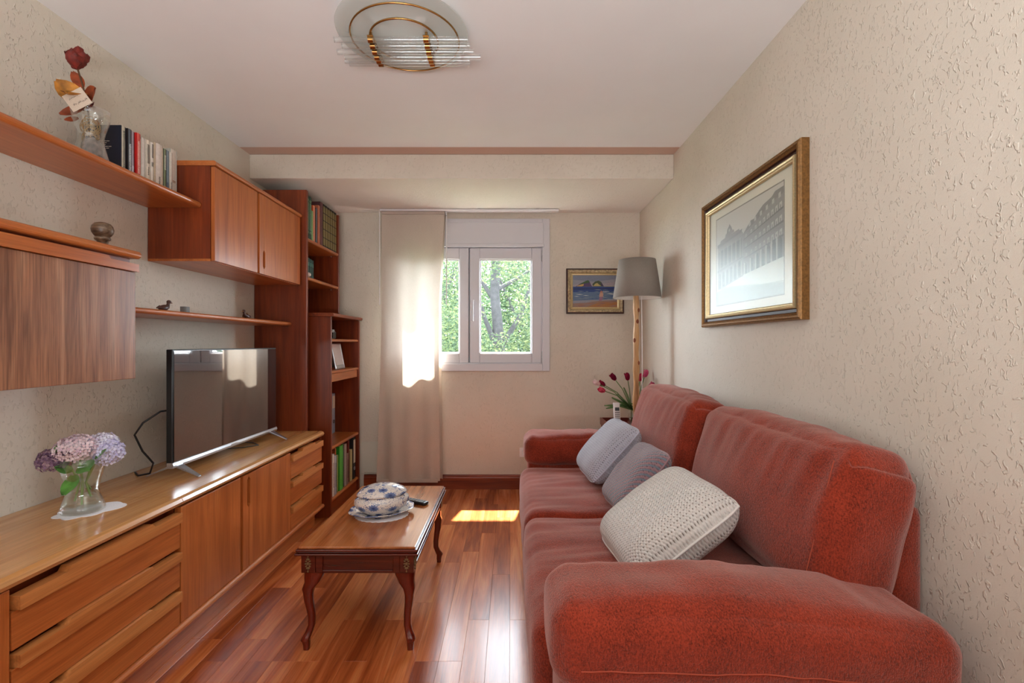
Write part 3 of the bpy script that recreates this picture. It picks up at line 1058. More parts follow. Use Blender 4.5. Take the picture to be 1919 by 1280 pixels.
for k in range(6):
    a = 3.598 + k * 0.0463
    lab = ['gilt bound dark volume touching the maroon book', 'gilt bound dark volume, second after the maroon book', 'gilt bound dark volume, third after the maroon book',
           'gilt bound dark volume, third from the end panel', 'gilt bound dark volume, second from the end panel', 'gilt bound dark volume touching the end panel'][k]
    book(lab, -1.405, a, a + .0463, Z2, .318, 0.2, (26, 20, 18), (30, 24, 20), 'gilt bound set on the top shelf', None,
         dict(runs=[(.03, .2), (.22, .40), (.42, .60), (.62, .78), (.80, .95)], mat=gold))
for k in range(5):
    a = 3.312 + k * 0.036
    lab = ['dark teal volume nearest the near side panel on the second shelf', 'dark teal volume, second from the near panel on the second shelf', 'dark teal volume in the middle of its set of five',
           'dark teal volume, second from the open end of its set', 'dark teal volume at the open end of its set'][k]
    book(lab, -1.43, a, a + .036, 1.693, .150 - .003 * k, 0.12, (14, 50, 46), (20, 66, 58), 'teal set on the second shelf', None,
         dict(runs=[(.62, .80)], mat=plain('teal_gilt', C(70, 118, 108), .5)))

GL = 'books on the bottom shelf of the low bookcase'
Z3 = 0.120
lsp = [
    (3.473, 3.513, .305, (206, 200, 190), (222, 214, 206), -1.287, 'white spined book at the near end of the bottom shelf'),
    (3.513, 3.561, .285, (120, 124, 136), (176, 178, 188), -1.287, 'grey magazine file beside the white spined book'),
    (3.563, 3.583, .33, (150, 70, 34), (170, 96, 60), -1.300, 'slim russet book left of the green ones'),
    (3.583, 3.612, .275, (70, 96, 40), (150, 176, 96), -1.294, 'narrow olive green book touching the tall green binder'),
    (3.613, 3.697, .335, (30, 140, 30), (88, 188, 74), -1.287, 'tall bright green binder on the bottom shelf'),
    (3.699, 3.724, .33, (56, 34, 20), (70, 44, 26), -1.296, 'dark brown book right of the green binder'),
    (3.726, 3.782, .325, (130, 118, 116), (172, 162, 156), -1.289, 'pale grey book with a violet cap on the bottom shelf'),
    (3.782, 3.827, .24, (96, 60, 54), (158, 130, 120), -1.289, 'shorter patterned book on the bottom shelf'),
    (3.828, 3.866, .335, (92, 22, 18), (110, 30, 22), -1.296, 'dark red tall book on the bottom shelf'),
    (3.868, 3.918, .25, (166, 156, 110), (198, 190, 140), -1.290, 'cream yellow book beside the black lever binder'),
]
for (a, b, hh, cc, sp_, xx, lab) in lsp:
    mk = dict(col=(70, 60, 60), runs=[(.2, .8, .3)]) if 'patterned' in lab or 'white spined' in lab else None
    book(lab, xx, a, b, Z3, hh, 0.22, cc, sp_, GL, mk)
bk = book('black lever binder with a white label at the far end of the bottom shelf', -1.287, 3.922, 3.990, Z3, .34, .26, (22, 22, 24), (28, 28, 30), GL, name='binder')
obj('label_card', MB().box(-1.2875, -1.2862, 3.935, 3.977, .25, .44), M_PAPER, bk)
obj('finger_ring', MB().tube([(-1.2865, 3.956 + .013 * cos(2 * pi * k / 12), .205 + .013 * sin(2 * pi * k / 12)) for k in range(12)], .003, 6, closed=True), M_SILVER, bk)
bk = book('blue grey lever binder standing alone in the middle compartment', -1.455, 3.915, 3.985, 0.495, .325, .27, (150, 160, 182), (160, 170, 190), None, name='binder')
obj('label_card', MB().box(-1.4555, -1.4542, 3.925, 3.975, .70, .80), M_PAPER, bk)
obj('finger_ring', MB().tube([(-1.4545, 3.95 + .013 * cos(2 * pi * k / 12), .59 + .013 * sin(2 * pi * k / 12)) for k in range(12)], .003, 6, closed=True), M_BLACK, bk)

# things in the low bookcase
cm = thing('camera', 'small silver compact camera on the upper shelf of the low bookcase', 'camera', (-1.36, 3.62, 1.264))
obj('body', MB().box(-1.385, -1.345, 3.55, 3.69, 1.2645, 1.325), M_SILVER, cm, bev=.006)
obj('lens', MB().tube([(-1.345, 3.60, 1.293), (-1.325, 3.60, 1.293)], .022, 16), M_BLACK, cm)
obj('viewfinder', MB().box(-1.380, -1.350, 3.645, 3.685, 1.3255, 1.338), M_SILVER, cm, bev=.003)
obj('grip', MB().box(-1.345, -1.340, 3.655, 3.688, 1.270, 1.318), M_BLACK, cm, bev=.002)
pf = thing('photo_frame', 'silver photo frame leaning back on the drawer of the low bookcase', 'photo frame', (-1.325, 3.70, 1.0355), (0, radians(-11), 0))
obj('frame', ring(MB(), -.1, .1, 0, .2, .012, .012, .03, .012, -.006, .006).map(lambda q: Vector((q.y, q.x + .03, q.z))), M_SILVER, pf, bev=.003, local=True)
obj('picture', MB().box(-.003, .003, -.058, .118, .028, .19), plain('blank_pale_print', C(214, 206, 208), .3), pf, local=True)
obj('strut', MB().box(-.05, -.046, .0, .06, .02, .12), M_BLACK, pf, local=True)

# seashell in the tall bookcase
ss = MB()
for k in range(40):
    a = k * 0.5
    r = .0135 * (1 - k / 44)
    ss.ell((-1.402 + .010 * cos(a) * (1 - k / 40), 3.325 + .02 * (k / 40) - .008, 1.706 + .006 * sin(a) * (1 - k / 40)), r, r, r * .9, 8, 6)
tag(obj('seashell', ss, plain('shell', C(214, 200, 186), .4)), 'small pale seashell in front of the teal volumes', 'shell')

# wooden finial on the left cabinet
fi = thing('finial', 'turned dark wooden ball finial standing on the left wall cabinet', 'ornament', (-1.50, 1.765, 1.581))
M_FIN = wood('carved_dark_wood', C(52, 34, 24), C(104, 80, 60), C(140, 118, 96), 'X', .4, figure=2.5)
obj('ball', MB().lathe([(0.0, .094), (.012, .0935), (.024, .089), (.031, .080), (.034, .068), (.032, .056), (.026, .046), (.021, .041)], 24, (-1.5, 1.765, 1.5812)), M_FIN, fi)
obj('pedestal', MB().lathe([(.021, .041), (.025, .036), (.024, .030), (.018, .026), (.016, .014), (.019, .004), (.020, 0), (0, 0)], 24, (-1.5, 1.765, 1.5812)), M_FIN, fi)


def bird(label, x, y, z, rz, s=1.0, wing=False):
    t = thing('bird_figurine', label, 'figurine', (x, y, z), (0, 0, rz), 'carved figures on the thin shelf')
    m = MB()
    m.ell((0, 0, .015 * s), .030 * s, .014 * s, .014 * s, 12, 8, Matrix.Rotation(radians(-12), 3, 'Y'))
    m.tube([(.02 * s, 0, .018 * s), (.028 * s, 0, .032 * s), (.03 * s, 0, .04 * s)], [.010 * s, .007 * s, .007 * s], 8)
    m.ell((.032 * s, 0, .044 * s), .011 * s, .009 * s, .009 * s, 10, 7)
    m.tube([(-.024 * s, 0, .016 * s), (-.045 * s, 0, .012 * s)], [.009 * s, .002 * s], 8)
    obj('body', m, M_BIRD, t, local=True)
    obj('beak', MB().tube([(.040 * s, 0, .043 * s), (.054 * s, 0, .040 * s)], [.005 * s, .0015 * s], 6), M_BIRD2, t, local=True)
    if wing:
        obj('wing', MB().ell((-.005 * s, -.012 * s, .022 * s), .034 * s, .006 * s, .013 * s, 10, 6, Matrix.Rotation(radians(18), 3, 'Y')), M_BIRD2, t, local=True)


M_BIRD = plain('carved_figure_wood', C(74, 42, 32), .45, bscale=60, var=.3)
M_BIRD2 = plain('carved_figure_light', C(128, 86, 54), .45, bscale=60, var=.3)
bird('dark bird figurine at the near end of the thin shelf', -1.56, 2.16, 1.376, radians(90), 1.0)
bird('brown bird figurine with a raised wing near the tall bookcase', -1.56, 2.84, 1.376, radians(-90), 1.0, True)
st = MB().prism(superpoly(14, .016, .02, 3), 'z', 0, .030)
st.map(lambda q: q + Vector((-1.56, 2.30, 1.3765)))
tag(obj('pebble', st, plain('grey_stone', C(112, 112, 112), .6, bump=.4), bev=.005), 'small grey stone between the two birds on the thin shelf', 'stone')

# ------------------------------------------------------------------ DRIED ROSE VASE (high shelf)
VX, VY, VZ = -1.60, 1.83, 1.9125
rv = thing('rose_vase', 'waisted clear glass vase of dried rose on the high shelf', 'vase', (VX, VY, VZ))
prof = [(0, .002), (.058, .0), (.060, .004), (.054, .03), (.043, .075), (.040, .10), (.046, .13), (.056, .165), (.060, .19), (.060, .205), (.0575, .205), (.0575, .19), (.0535, .165), (.0435, .13), (.0375, .10), (.040, .075), (.05, .03), (.054, .010), (0, .010)]
obj('glass', MB().lathe(prof, 32, (VX, VY, VZ)), M_VGLASS, rv)
M_TWINE = plain('raffia', C(176, 136, 82), .8)
tw = MB()
for k in range(26):
    a0 = random.uniform(0, 2 * pi)
    c0 = Vector((VX + random.uniform(-.008, .008), VY + random.uniform(-.008, .008), VZ + random.uniform(.09, .165)))
    r = random.uniform(.018, .032)
    ax = Vector((random.gauss(0, 1), random.gauss(0, 1), random.gauss(0, 1))).normalized()
    bx_ = ax.orthogonal().normalized()
    cx_ = ax.cross(bx_)
    tw.tube([c0 + (bx_ * cos(2 * pi * j / 14) + cx_ * sin(2 * pi * j / 14)) * r for j in range(14)], .0011, 4, closed=True)
obj('raffia_filling', tw, M_TWINE, rv, kind='stuff')
gr = MB()
gr.ell((VX + .005, VY, VZ + .06), .033, .033, .045, 14, 10)
obj('bark_filling', gr, plain('grey_bark_chips', C(126, 112, 104), .9, bump=1.0, bscale=60, var=.6), rv)
M_CELLO = thin_glass('cellophane', (.93, .93, .93, 1), .5, .12, .1)
cl = MB().ell((VX + .035, VY - .02, VZ + .175), .026, .02, .036, 12, 8)
obj('cellophane', cl, M_CELLO, rv)
M_DRY = plain('dry_petal', C(110, 28, 16), .7, bscale=60, var=.45)
M_DRY2 = plain('dry_leaf', C(176, 116, 40), .7, bscale=40, var=.4)
M_DRY3 = plain('dry_leaf_rust', C(140, 60, 22), .7, bscale=40, var=.4)
M_STEMD = plain('dry_stem', C(86, 56, 30), .8)


def petal(c, d, up, L, W, cup=.3, n=5):
    """a cupped petal or leaf blade: from c along d, as a mesh grid with both ends narrowed"""
    d = Vector(d).normalized()
    up = Vector(up)
    s = d.cross(up).normalized()
    up = s.cross(d).normalized()
    vs, fs = [], []
    for i in range(n + 1):
        t = i / n
        wdt = W * (sin(pi * min(1, t * .9 + .08)) ** .7)
        for j in (-1, -.5, 0, .5, 1):
            q = Vector(c) + d * (L * t) + s * (wdt * j * .5) + up * (cup * W * (j * j) * .5 + cup * L * t * t * .4)
            vs.append(q)
    for i in range(n):
        for j in range(4):
            a = i * 5 + j
            fs.append((a, a + 1, a + 6, a + 5))
    return vs, fs


RX, RY, RZ = VX - .045, VY - .01, VZ + .372
obj('stem', MB().tube([(VX, VY, VZ + .02), (VX - .01, VY, VZ + .2), (VX - .03, VY, VZ + .3), (RX, RY, RZ)], .003, 6), M_STEMD, rv)
rs = MB()
for k in range(20):
    a = k * 2.4
    tilt = .12 + .038 * k
    vs_, fs_ = petal((RX + .008 * cos(a), RY + .008 * sin(a), RZ - .014 + .004 * (k % 3)), (cos(a) * tilt, sin(a) * tilt, 1 - .02 * k), (-cos(a + random.gauss(0, .5)), -sin(a), random.uniform(-.2, .5)), .050 + .010 * (k % 3), .046, random.uniform(.3, .9))
    rs.add([q + Vector([random.gauss(0, .0016) for _ in range(3)]) for q in vs_], fs_, True)
obj('flower_head', rs, M_DRY, rv)
lf = [((-.030, 0, .235), (-.7, -.5, .6), M_DRY2, .075, .06), ((-.03, -.01, .26), (.2, -.8, -.5), M_DRY2, .07, .065), ((-.02, 0, .23), (.9, -.3, .55), M_DRY3, .07, .055),
      ((-.02, 0, .22), (-.8, -.2, -.5), M_DRY3, .07, .035), ((-.03, 0, .29), (-.5, 0, .8), M_DRY3, .055, .03), ((-.015, 0, .21), (.7, -.4, -.1), M_DRY, .06, .04), ((-.045, 0, .175), (-.6, -.3, -.3), M_DRY3, .035, .02)]
for c0, d0, m0, L0, W0 in lf:
    vs_, fs_ = petal((VX + c0[0], VY + c0[1], VZ + c0[2]), d0, (.3, -1, .4), L0 * 1.25, W0 * 1.3, .25)
    obj('leaf', MB().add(vs_, fs_, True), m0, rv)
# gift tag
tg = thing('gift_tag', 'square grey handwritten card tucked in front of the dried rose', 'tag', (VX + .006, VY - .064, VZ + .215), (radians(-8), radians(-36), radians(14)))
obj('card', MB().box(-.036, .036, -.0006, .0006, -.036, .036), M_CARD, tg, local=True)
ik = MB()
for line, (z0_, x0_, x1_, hh) in enumerate(((.012, -.022, .012, .006), (-.016, -.020, .030, .009))):
    xx = x0_
    while xx < x1_:
        pts = [(xx + .0035 * q / 5 + random.uniform(-.0006, .0006), -.0009, z0_ + random.uniform(-.5, 1) * hh * (1 if q % 2 else .1)) for q in range(6)]
        ik.tube(pts, .00042, 4)
        xx += .0058
obj('handwriting', ik, M_INK, tg, local=True, kind='stuff')

# ------------------------------------------------------------------ TELEVISION
tv = thing('television', 'slim flat television with silver bottom bar on the teak sideboard', 'television', (-1.50, 2.585, .635))
obj('casing', MB().box(-1.520, -1.492, 2.118, 3.053, .690, 1.204), M_BLACK, tv, bev=.003)
obj('rear_housing', MB().box(-1.565, -1.5205, 2.3, 2.87, .72, 1.0), M_BLACK, tv, bev=.012)
obj('screen', MB().box(-1.4918, -1.4895, 2.126, 3.045, .704, 1.197), M_SCREEN, tv)
obj('bottom_bar', MB().prism([(-1.515, .678), (-1.489, .678), (-1.485, .690), (-1.489, .7025), (-1.515, .7025)], 'y', 2.115, 3.056), M_SILVER, tv, bev=.002)
obj('badge', MB().box(-1.486, -1.4835, 2.555, 2.615, .684, .697), M_SILVER, tv, bev=.001)
for y in (2.16, 2.99):
    for sx, dy in ((1, 0), (-1, 0)):
        lg = MB()
        p0, p1 = Vector((-1.502, y, .682)), Vector((-1.502 + sx * .118, y - .02 + .0 * dy, .6375))
        dirv = (p1 - p0).normalized()
        a = Vector((0, 1, 0)) * .011
        up = Vector((0, 0, 1))
        vs_ = [p0 - a * 2.2 + up * 0, p0 + a * 2.2, p1 + a * .8, p1 - a * .8]
        lg.add([q for q in vs_] + [q + up * (.012 if k < 2 else .005) for k, q in enumerate(vs_)], [(0, 1, 2, 3), (7, 6, 5, 4), (0, 4, 5, 1), (1, 5, 6, 2), (2, 6, 7, 3), (3, 7, 4, 0)])
        obj('leg', lg, M_SILVER, tv, bev=.002)
cb = MB().tube([(-1.525, 2.2, .93), (-1.56, 2.14, .928), (-1.60, 2.09, .885), (-1.625, 2.075, .835), (-1.61, 2.10, .76), (-1.585, 2.13, .70), (-1.60, 2.13, .655), (-1.66, 2.14, .642), (-1.72, 2.20, .641)], .0042, 8)
obj('power_cable', cb, M_BLACK, tv)
cb = MB().tube([(-1.60, 2.70, .639), (-1.52, 2.74, .639), (-1.47, 2.80, .639), (-1.53, 2.86, .639), (-1.62, 2.9, .639)], .0028, 6)
obj('signal_cable', cb, M_BLACK, tv)

# ------------------------------------------------------------------ HYDRANGEA VASE
HX, HY, HZ = -1.515, 1.70, .6375
dl = MB()
ring_n = 72
pts = []
for k in range(ring_n):
    a = 2 * pi * k / ring_n
    r = .066 + .014 * abs(sin(a * 3.5)) ** 1.2 + .045 * max(0, cos(a - .75)) ** 4
    pts.append((HX + r * cos(a) * 1.0, HY + r * sin(a) * 1.05))
dl.prism(pts, 'z', .6352, .6368)
tag(obj('doily', dl, M_LACE), 'white crochet doily under the hydrangea vase on the sideboard', 'doily')
hv = thing('flower_vase', 'waisted clear glass vase of hydrangeas on the sideboard doily', 'vase', (HX, HY, HZ))
prof = [(0, .0), (.060, .0), (.066, .004), (.067, .012), (.060, .032), (.050, .060), (.048, .080), (.053, .110), (.064, .150), (.078, .192), (.0765, .192), (.062, .150), (.051, .110), (.046, .080), (.048, .060), (.056, .036), (.058, .022), (0, .020)]
obj('glass', MB().lathe(prof, 40, (HX, HY, HZ), 1, .9), M_VGLASS, hv)
obj('water', MB().lathe([(0, .022), (.056, .023), (.0545, .037), (.0465, .060), (.0445, .080), (.0495, .110), (.055, .128), (0, .128)], 32, (HX, HY, HZ), 1, .9), M_WATER, hv)
M_STEMG = plain('green_stem', C(130, 158, 84), .5)
M_LEAFG = plain('hydrangea_leaf', C(84, 136, 58), .45, bscale=40, var=.35)
heads = [((.0, -.02, .224), .068, .046, [C(226, 200, 208), C(238, 222, 226), C(214, 184, 200)], 150), ((-.068, -.03, .188), .050, .040, [C(86, 64, 92), C(140, 112, 140), C(176, 150, 160)], 110),
         ((.076, .02, .204), .044, .046, [C(186, 182, 222), C(222, 220, 240), C(206, 204, 232)], 100), ((-.05, .03, .224), .05, .036, [C(206, 210, 232), C(232, 232, 242), C(190, 180, 210)], 80),
         ((.045, .03, .234), .046, .034, [C(226, 226, 244), C(240, 238, 246), C(214, 206, 232)], 80)]
labs = ['pale pink hydrangea head', 'dark purple hydrangea head', 'lilac hydrangea head', 'bluish white hydrangea head', 'white hydrangea head']
stems = [(.006, -.012), (-.018, -.008), (.02, .006), (-.008, .01), (.014, .014)]
for k, ((cx, cy, cz), R, RZ_, cols, nf) in enumerate(heads):
    m_ = leafmat('hydrangea_petal', cols, .15)
    fl = MB()
    for q in range(nf):
        th = math.acos(1 - 1.75 * (q + .5) / nf)
        ph = q * 2.39996
        nrm = Vector((sin(th) * cos(ph), sin(th) * sin(ph), cos(th)))
        c0 = Vector((HX + cx, HY + cy, HZ + cz)) + Vector((nrm.x * R, nrm.y * R, nrm.z * RZ_)) * random.uniform(.86, 1.04)
        nrm = (nrm + Vector((random.gauss(0, .2), random.gauss(0, .2), random.gauss(0, .2)))).normalized()
        t1 = nrm.orthogonal().normalized()
        t2 = nrm.cross(t1)
        ro = random.uniform(0, pi)
        s_ = random.uniform(.0085, .0115)
        for p_ in range(4):
            a = ro + p_ * pi / 2
            d_ = t1 * cos(a) + t2 * sin(a)
            e_ = t1 * -sin(a) + t2 * cos(a)
            b0 = c0 + d_ * .001
            fl.add([b0, c0 + d_ * s_ * .6 + e_ * s_ * .55 + nrm * s_ * .18, c0 + d_ * s_ * 1.15 + nrm * s_ * .30, c0 + d_ * s_ * .6 - e_ * s_ * .55 + nrm * s_ * .18], [(0, 1, 2, 3)], True)
    obj('flower_head', fl, m_, hv, kind='stuff', label=labs[k])
    bx0, by0 = stems[k]
    obj('stem', MB().tube([(HX + bx0 * 1.2, HY + by0, HZ + .026 + .012 * k), (HX + bx0 * .4, HY + by0 * .5, HZ + .10), (HX + cx * .45, HY + cy * .5, HZ + .165), (HX + cx * .95, HY + cy, HZ + cz - .01)], .0032, 7), M_STEMG, hv)
for c0, d0, L0, W0 in (((.0, -.03, .135), (.2, -.6, -.75), .075, .055), ((.02, -.02, .17), (.8, -.5, -.25), .07, .06), ((-.01, -.03, .15), (-.5, -.6, .3), .05, .04), ((-.05, -.045, .215), (.4, -.4, .35), .05, .03), ((.06, -.02, .19), (.8, -.2, .45), .07, .025), ((0, -.035, .12), (-.1, -.5, -.8), .055, .045)):
    vs_, fs_ = petal((HX + c0[0], HY + c0[1], HZ + c0[2]), d0, (0, -.7, .7), L0, W0, .2)
    obj('leaf', MB().add(vs_, fs_, True), M_LEAFG, hv)

# ------------------------------------------------------------------ COFFEE TABLE
ct = thing('coffee_table', 'mahogany coffee table with cabriole legs standing on the wooden floor', 'table', (-.613, 2.325, 0))
TX0, TX1, TY0, TY1 = -.858, -.368, 1.90, 2.745
tp = MB()
tp.box(TX0 + .012, TX1 - .012, TY0 + .012, TY1 - .012, .412, .421)
obj('tabletop', tp, M_MAHO_TOP, ct, bev=.002)
e = MB()
e.box(TX0 + .004, TX1 - .004, TY0 + .004, TY1 - .004, .402, .4119)
e.box(TX0 + .010, TX1 - .010, TY0 + .010, TY1 - .010, .3965, .402)
e.box(TX0, TX1, TY0, TY1, .388, .3965)
obj('edge_moulding', e, M_MAHO_X, ct, bev=.003)
BX0, BX1, BY0, BY1 = TX0 + .02, TX1 - .02, TY0 + .02, TY1 - .02
BS = .056
for (x0, x1, y0, y1, ax) in ((BX0 + BS, BX1 - BS, BY0 + .012, BY0 + .03, 'x'), (BX0 + BS, BX1 - BS, BY1 - .03, BY1 - .012, 'x'), (BX0 + .012, BX0 + .03, BY0 + BS, BY1 - BS, 'y'), (BX1 - .03, BX1 - .012, BY0 + BS, BY1 - BS, 'y')):
    ap = obj('apron', MB().box(x0, x1, y0, y1, .318, .388), M_MAHO_X, ct)
    fr = MB()
    if ax == 'x':
        yo = y0 - .008 if y0 < 2.3 else y1
        ring(fr, x0, x1, .310, .388, .028, .028, .012, .008, yo, yo + .008)
    else:
        xo = x0 - .008 if x0 < -.6 else x1
        ring(fr, y0, y1, .310, .388, .028, .028, .012, .008, xo, xo + .008)
        fr.map(lambda q: Vector((q.y, q.x, q.z)))
    obj('apron_moulding', fr, M_MAHO_X, ap, bev=.002)
M_ROS = plain('carved_gilt', C(132, 104, 66), .4, .3)
ros = MB()
for k in range(12):
    a = 2 * pi * k / 12
    ros.ell((.0085 * cos(a), 0, .019 * sin(a)), .0052, .003, .0028, 8, 5, Matrix.Rotation(-atan2(sin(a) * 1.6, cos(a)), 3, 'Y'))
ros.ell((0, 0, 0), .0045, .004, .0065, 8, 6)
for z in (-.03, .03):
    ros.ell((0, 0, z), .003, .003, .005, 8, 5)
ros_me = ros.mesh('rosette', [M_ROS])
LEG = [(.312, -.004, .040), (.300, -.002, .040), (.285, .002, .036), (.268, .0045, .0315), (.245, .006, .0235), (.222, .007, .0185), (.195, .006, .0170), (.160, .001, .0155), (.125, -.003, .0142), (.092, -.003, .0138), (.068, .004, .0142), (.052, .011, .0165), (.042, .0155, .0172), (.034, .0135, .0150), (.018, .0120, .0130), (.0, .0120, .0118)]
for ix, x in enumerate((BX0, BX1 - BS)):
    for iy, y in enumerate((BY0, BY1 - BS)):
        sx_, sy_ = (-1, 1)[ix], (-1, 1)[iy]
        cx, cy = x + BS / 2, y + BS / 2
        lg = MB()
        rings = []
        for z, o_, s_ in LEG:
            rings.append([(cx + sx_ * (o_ + (.012 if s_ > .03 else 0) * -1) + px_, cy + sy_ * (o_ + (.012 if s_ > .03 else 0) * -1) + py_, z) for px_, py_ in superpoly(16, s_, s_, 3.2)])
        n = 16
        vs_ = [q for r in rings for q in r]
        fs_ = [(k * n + (j + 1) % n, k * n + j, (k + 1) * n + j, (k + 1) * n + (j + 1) % n) for k in range(len(rings) - 1) for j in range(n)]
        lg.add(vs_, fs_, True)
        lg.add(rings[-1], [list(range(n))])
        leg = obj('leg', lg, M_MAHO_Z, ct)
        bl = obj('corner_block', MB().box(x, x + BS, y, y + BS, .3125, .388), M_MAHO_X, leg, bev=.002)
        inv = wm(leg).inverted()
        for (px_, py_, rz) in ((cx, y - .001 if iy == 0 else y + BS + .001, 0), (x - .001 if ix == 0 else x + BS + .001, cy, pi / 2)):
            r = bpy.data.objects.new('rosette', ros_me)
            COL.objects.link(r)
            r.parent = leg
            r.location = inv @ Vector((px_, py_, .350))
            r.rotation_euler = (0, 0, rz)
            r['label'] = 'carved gilt flower on a corner block'

# tureen, plate, doily, remote
PX, PY, PZ = -.612, 2.285, .4212
dd = MB()
pts = []
for k in range(120):
    a = 2 * pi * k / 120
    r = 1 + .035 * abs(sin(a * 14))
    pts.append((PX + .002 + .122 * r * cos(a), PY - .012 + .100 * r * sin(a)))
dd.prism(pts, 'z', PZ, PZ + .0012)
tag(obj('doily', dd, M_LACE), 'round lace doily under the blue and white plate on the coffee table', 'doily')
TR = Matrix.Translation((PX, PY, 0)) @ Matrix.Rotation(radians(24), 4, 'Z')
ROT = (0, 0, radians(24))


def oval(prof, z0, sx, sy, fn=None, n=56):
    return MB().lathe(prof, n, (0, 0, z0), sx, sy, fn, uv=True).map(lambda q: TR @ q)


pl = oval([(0, .004), (.08, .004), (.085, .0), (.09, .0), (.094, .005), (.12, .014), (.150, .024), (.153, .0265), (.150, .0285), (.12, .019), (.092, .0105), (0, .0095)], PZ + .0015, 1.0, .78, lambda a, z: 1 + (.018 * sin(8 * a) if z > .012 else 0), 96)
tag(obj('serving_plate', pl, M_CHINAPL), 'oval blue and white china plate under the tureen', 'plate')
tu = thing('tureen', 'lidded oval blue and white china tureen with flowers on the coffee table', 'tureen', (PX, PY, PZ + .011), ROT)
obj('bowl', oval([(0, .001), (.078, .0), (.082, .004), (.104, .018), (.124, .036), (.131, .052), (.127, .068), (.112, .080), (.106, .0845), (.100, .0845), (.106, .076), (.118, .06), (.118, .045), (.095, .02), (0, .010)], PZ + .0118, .98, .76), M_CHINA, tu)
obj('lid', oval([(.106, .0855), (.1175, .086), (.1195, .090), (.116, .096), (.104, .108), (.084, .119), (.055, .127), (.025, .130), (0, .1305)], PZ + .0118, .98, .76), M_CHINALID, tu)
rc = thing('remote_control', 'black remote control lying behind the tureen on the coffee table', 'remote control', (-.488, 2.44, .4212), (0, 0, radians(62)))
obj('casing', MB().box(-.02, .02, -.075, .075, .0005, .016), M_BLACK, rc, bev=.005, local=True)
kb = MB()
for r in range(7):
    for q in (-.011, 0, .011):
        kb.box(q - .0035, q + .0035, -.06 + r * .018, -.052 + r * .018, .016, .0178)
obj('buttons', kb, plain('grey_rubber', C(150, 152, 158), .6), rc, bev=.001, local=True, kind='stuff')

# ------------------------------------------------------------------ CURTAIN
cu = thing('curtain', 'pale linen panel curtain hanging in front of the window', 'curtain', (-.8, 3.92, 2.33))
cm_ = MB()
NXc, NZc = 70, 60
vs_, fs_ = [], []
for k in range(NZc + 1):
    t = k / NZc
    z = 2.312 - t * (2.312 - .09)
    xl = -1.062 - .045 * t ** 2
    xr = -.545 - .04 * min(1, t * 3)
    for j in range(NXc + 1):
        u = j / NXc
        x = xl + (xr - xl) * u
        y = 3.958 + .010 * sin(u * 9 + t * 1.2) * (0.3 + t) + .010 * sin(u * 21 + 1.5 - t * 2) * t + .006 * sin(u * 5 + t * 5)
        fold = max(0, (u - .86) / .14)
        y += .035 * fold ** 1.5 * (0.5 + .5 * t)
        x -= .012 * fold * sin(t * 3)
        vs_.append((x, y, z))
for k in range(NZc):
    for j in range(NXc):
        a = k * (NXc + 1) + j
        fs_.append((a, a + NXc + 1, a + NXc + 2, a + 1))
cm_.add(vs_, fs_, True)
co = obj('curtain_cloth', cm_, M_CURTAIN, cu)
vs_, fs_ = [], []
for k in range(NZc + 1):
    t = k / NZc
    z = 2.312 - t * (2.312 - .10)
    xr = -.543 - .04 * min(1, t * 3)
    for j in range(7):
        u = j / 6
        vs_.append((xr + .018 * sin(u * 3) - .05 * u * (1 if t < .5 else 1 - (t - .5) * .6) + .012 * t, 4.005 + .020 * u + .004 * sin(t * 6 + u * 3), z))
for k in range(NZc):
    for j in range(6):
        a = k * 7 + j
        fs_.append((a, a + 7, a + 8, a + 1))
obj('side_fold', MB().add(vs_, fs_, True), M_CURTAIN, cu)
obj('top_hem', MB().box(-1.064, -.545, 3.949, 3.967, 2.296, 2.318), M_CURTAIN, cu, bev=.004)
obj('bottom_hem', MB().box(-1.095, -.60, 3.953, 3.963, .085, .115), M_CURTAIN, cu, bev=.003)
rl = thing('curtain_rail', 'slim white curtain rail fixed under the lowered ceiling', 'curtain rail', (-.34, 3.96, 2.338))
obj('track', MB().box(-1.075, .395, 3.935, 3.985, 2.3195, 2.334), M_WHITE, rl, bev=.003)
for x in (-.80, -.26, .22):
    obj('bracket', MB().box(x - .012, x + .012, 3.94, 3.98, 2.3345, 2.3375), M_STEEL, rl)
for x in (-1.078, -.528):
    obj('wand', MB().tube([(x, 3.95, 2.318), (x, 3.95, 1.55)], .0045, 8), M_WHITE, rl)
obj('wand_hook', MB().tube([(-.54, 3.95, 2.318), (-.535, 3.94, 2.295), (-.528, 3.95, 2.28)], .005, 6), M_STEEL, rl)

# ------------------------------------------------------------------ SOFA
so = thing('sofa', 'rust red chenille two-seat sofa along the right wall', 'sofa', (.58, 2.1, 0))
SX0 = .075


def wr(p, f, amp):
    return noise.noise(Vector((p.x * f[0], p.y * f[1], p.z * f[2]))) * amp


obj('base', MB().box(.105, 1.02, 1.10, 3.10, .03, .27), M_SOFA, so, bev=.02, seg=3)
# back frame
def fb(p, u):
    return p + Vector((1.041, 2.12, .42))
obj('back_frame', MB().puff(.050, .86, .385, .03, (0.0, 0, 0), (6, 20, 12), fb), M_SOFA, so)


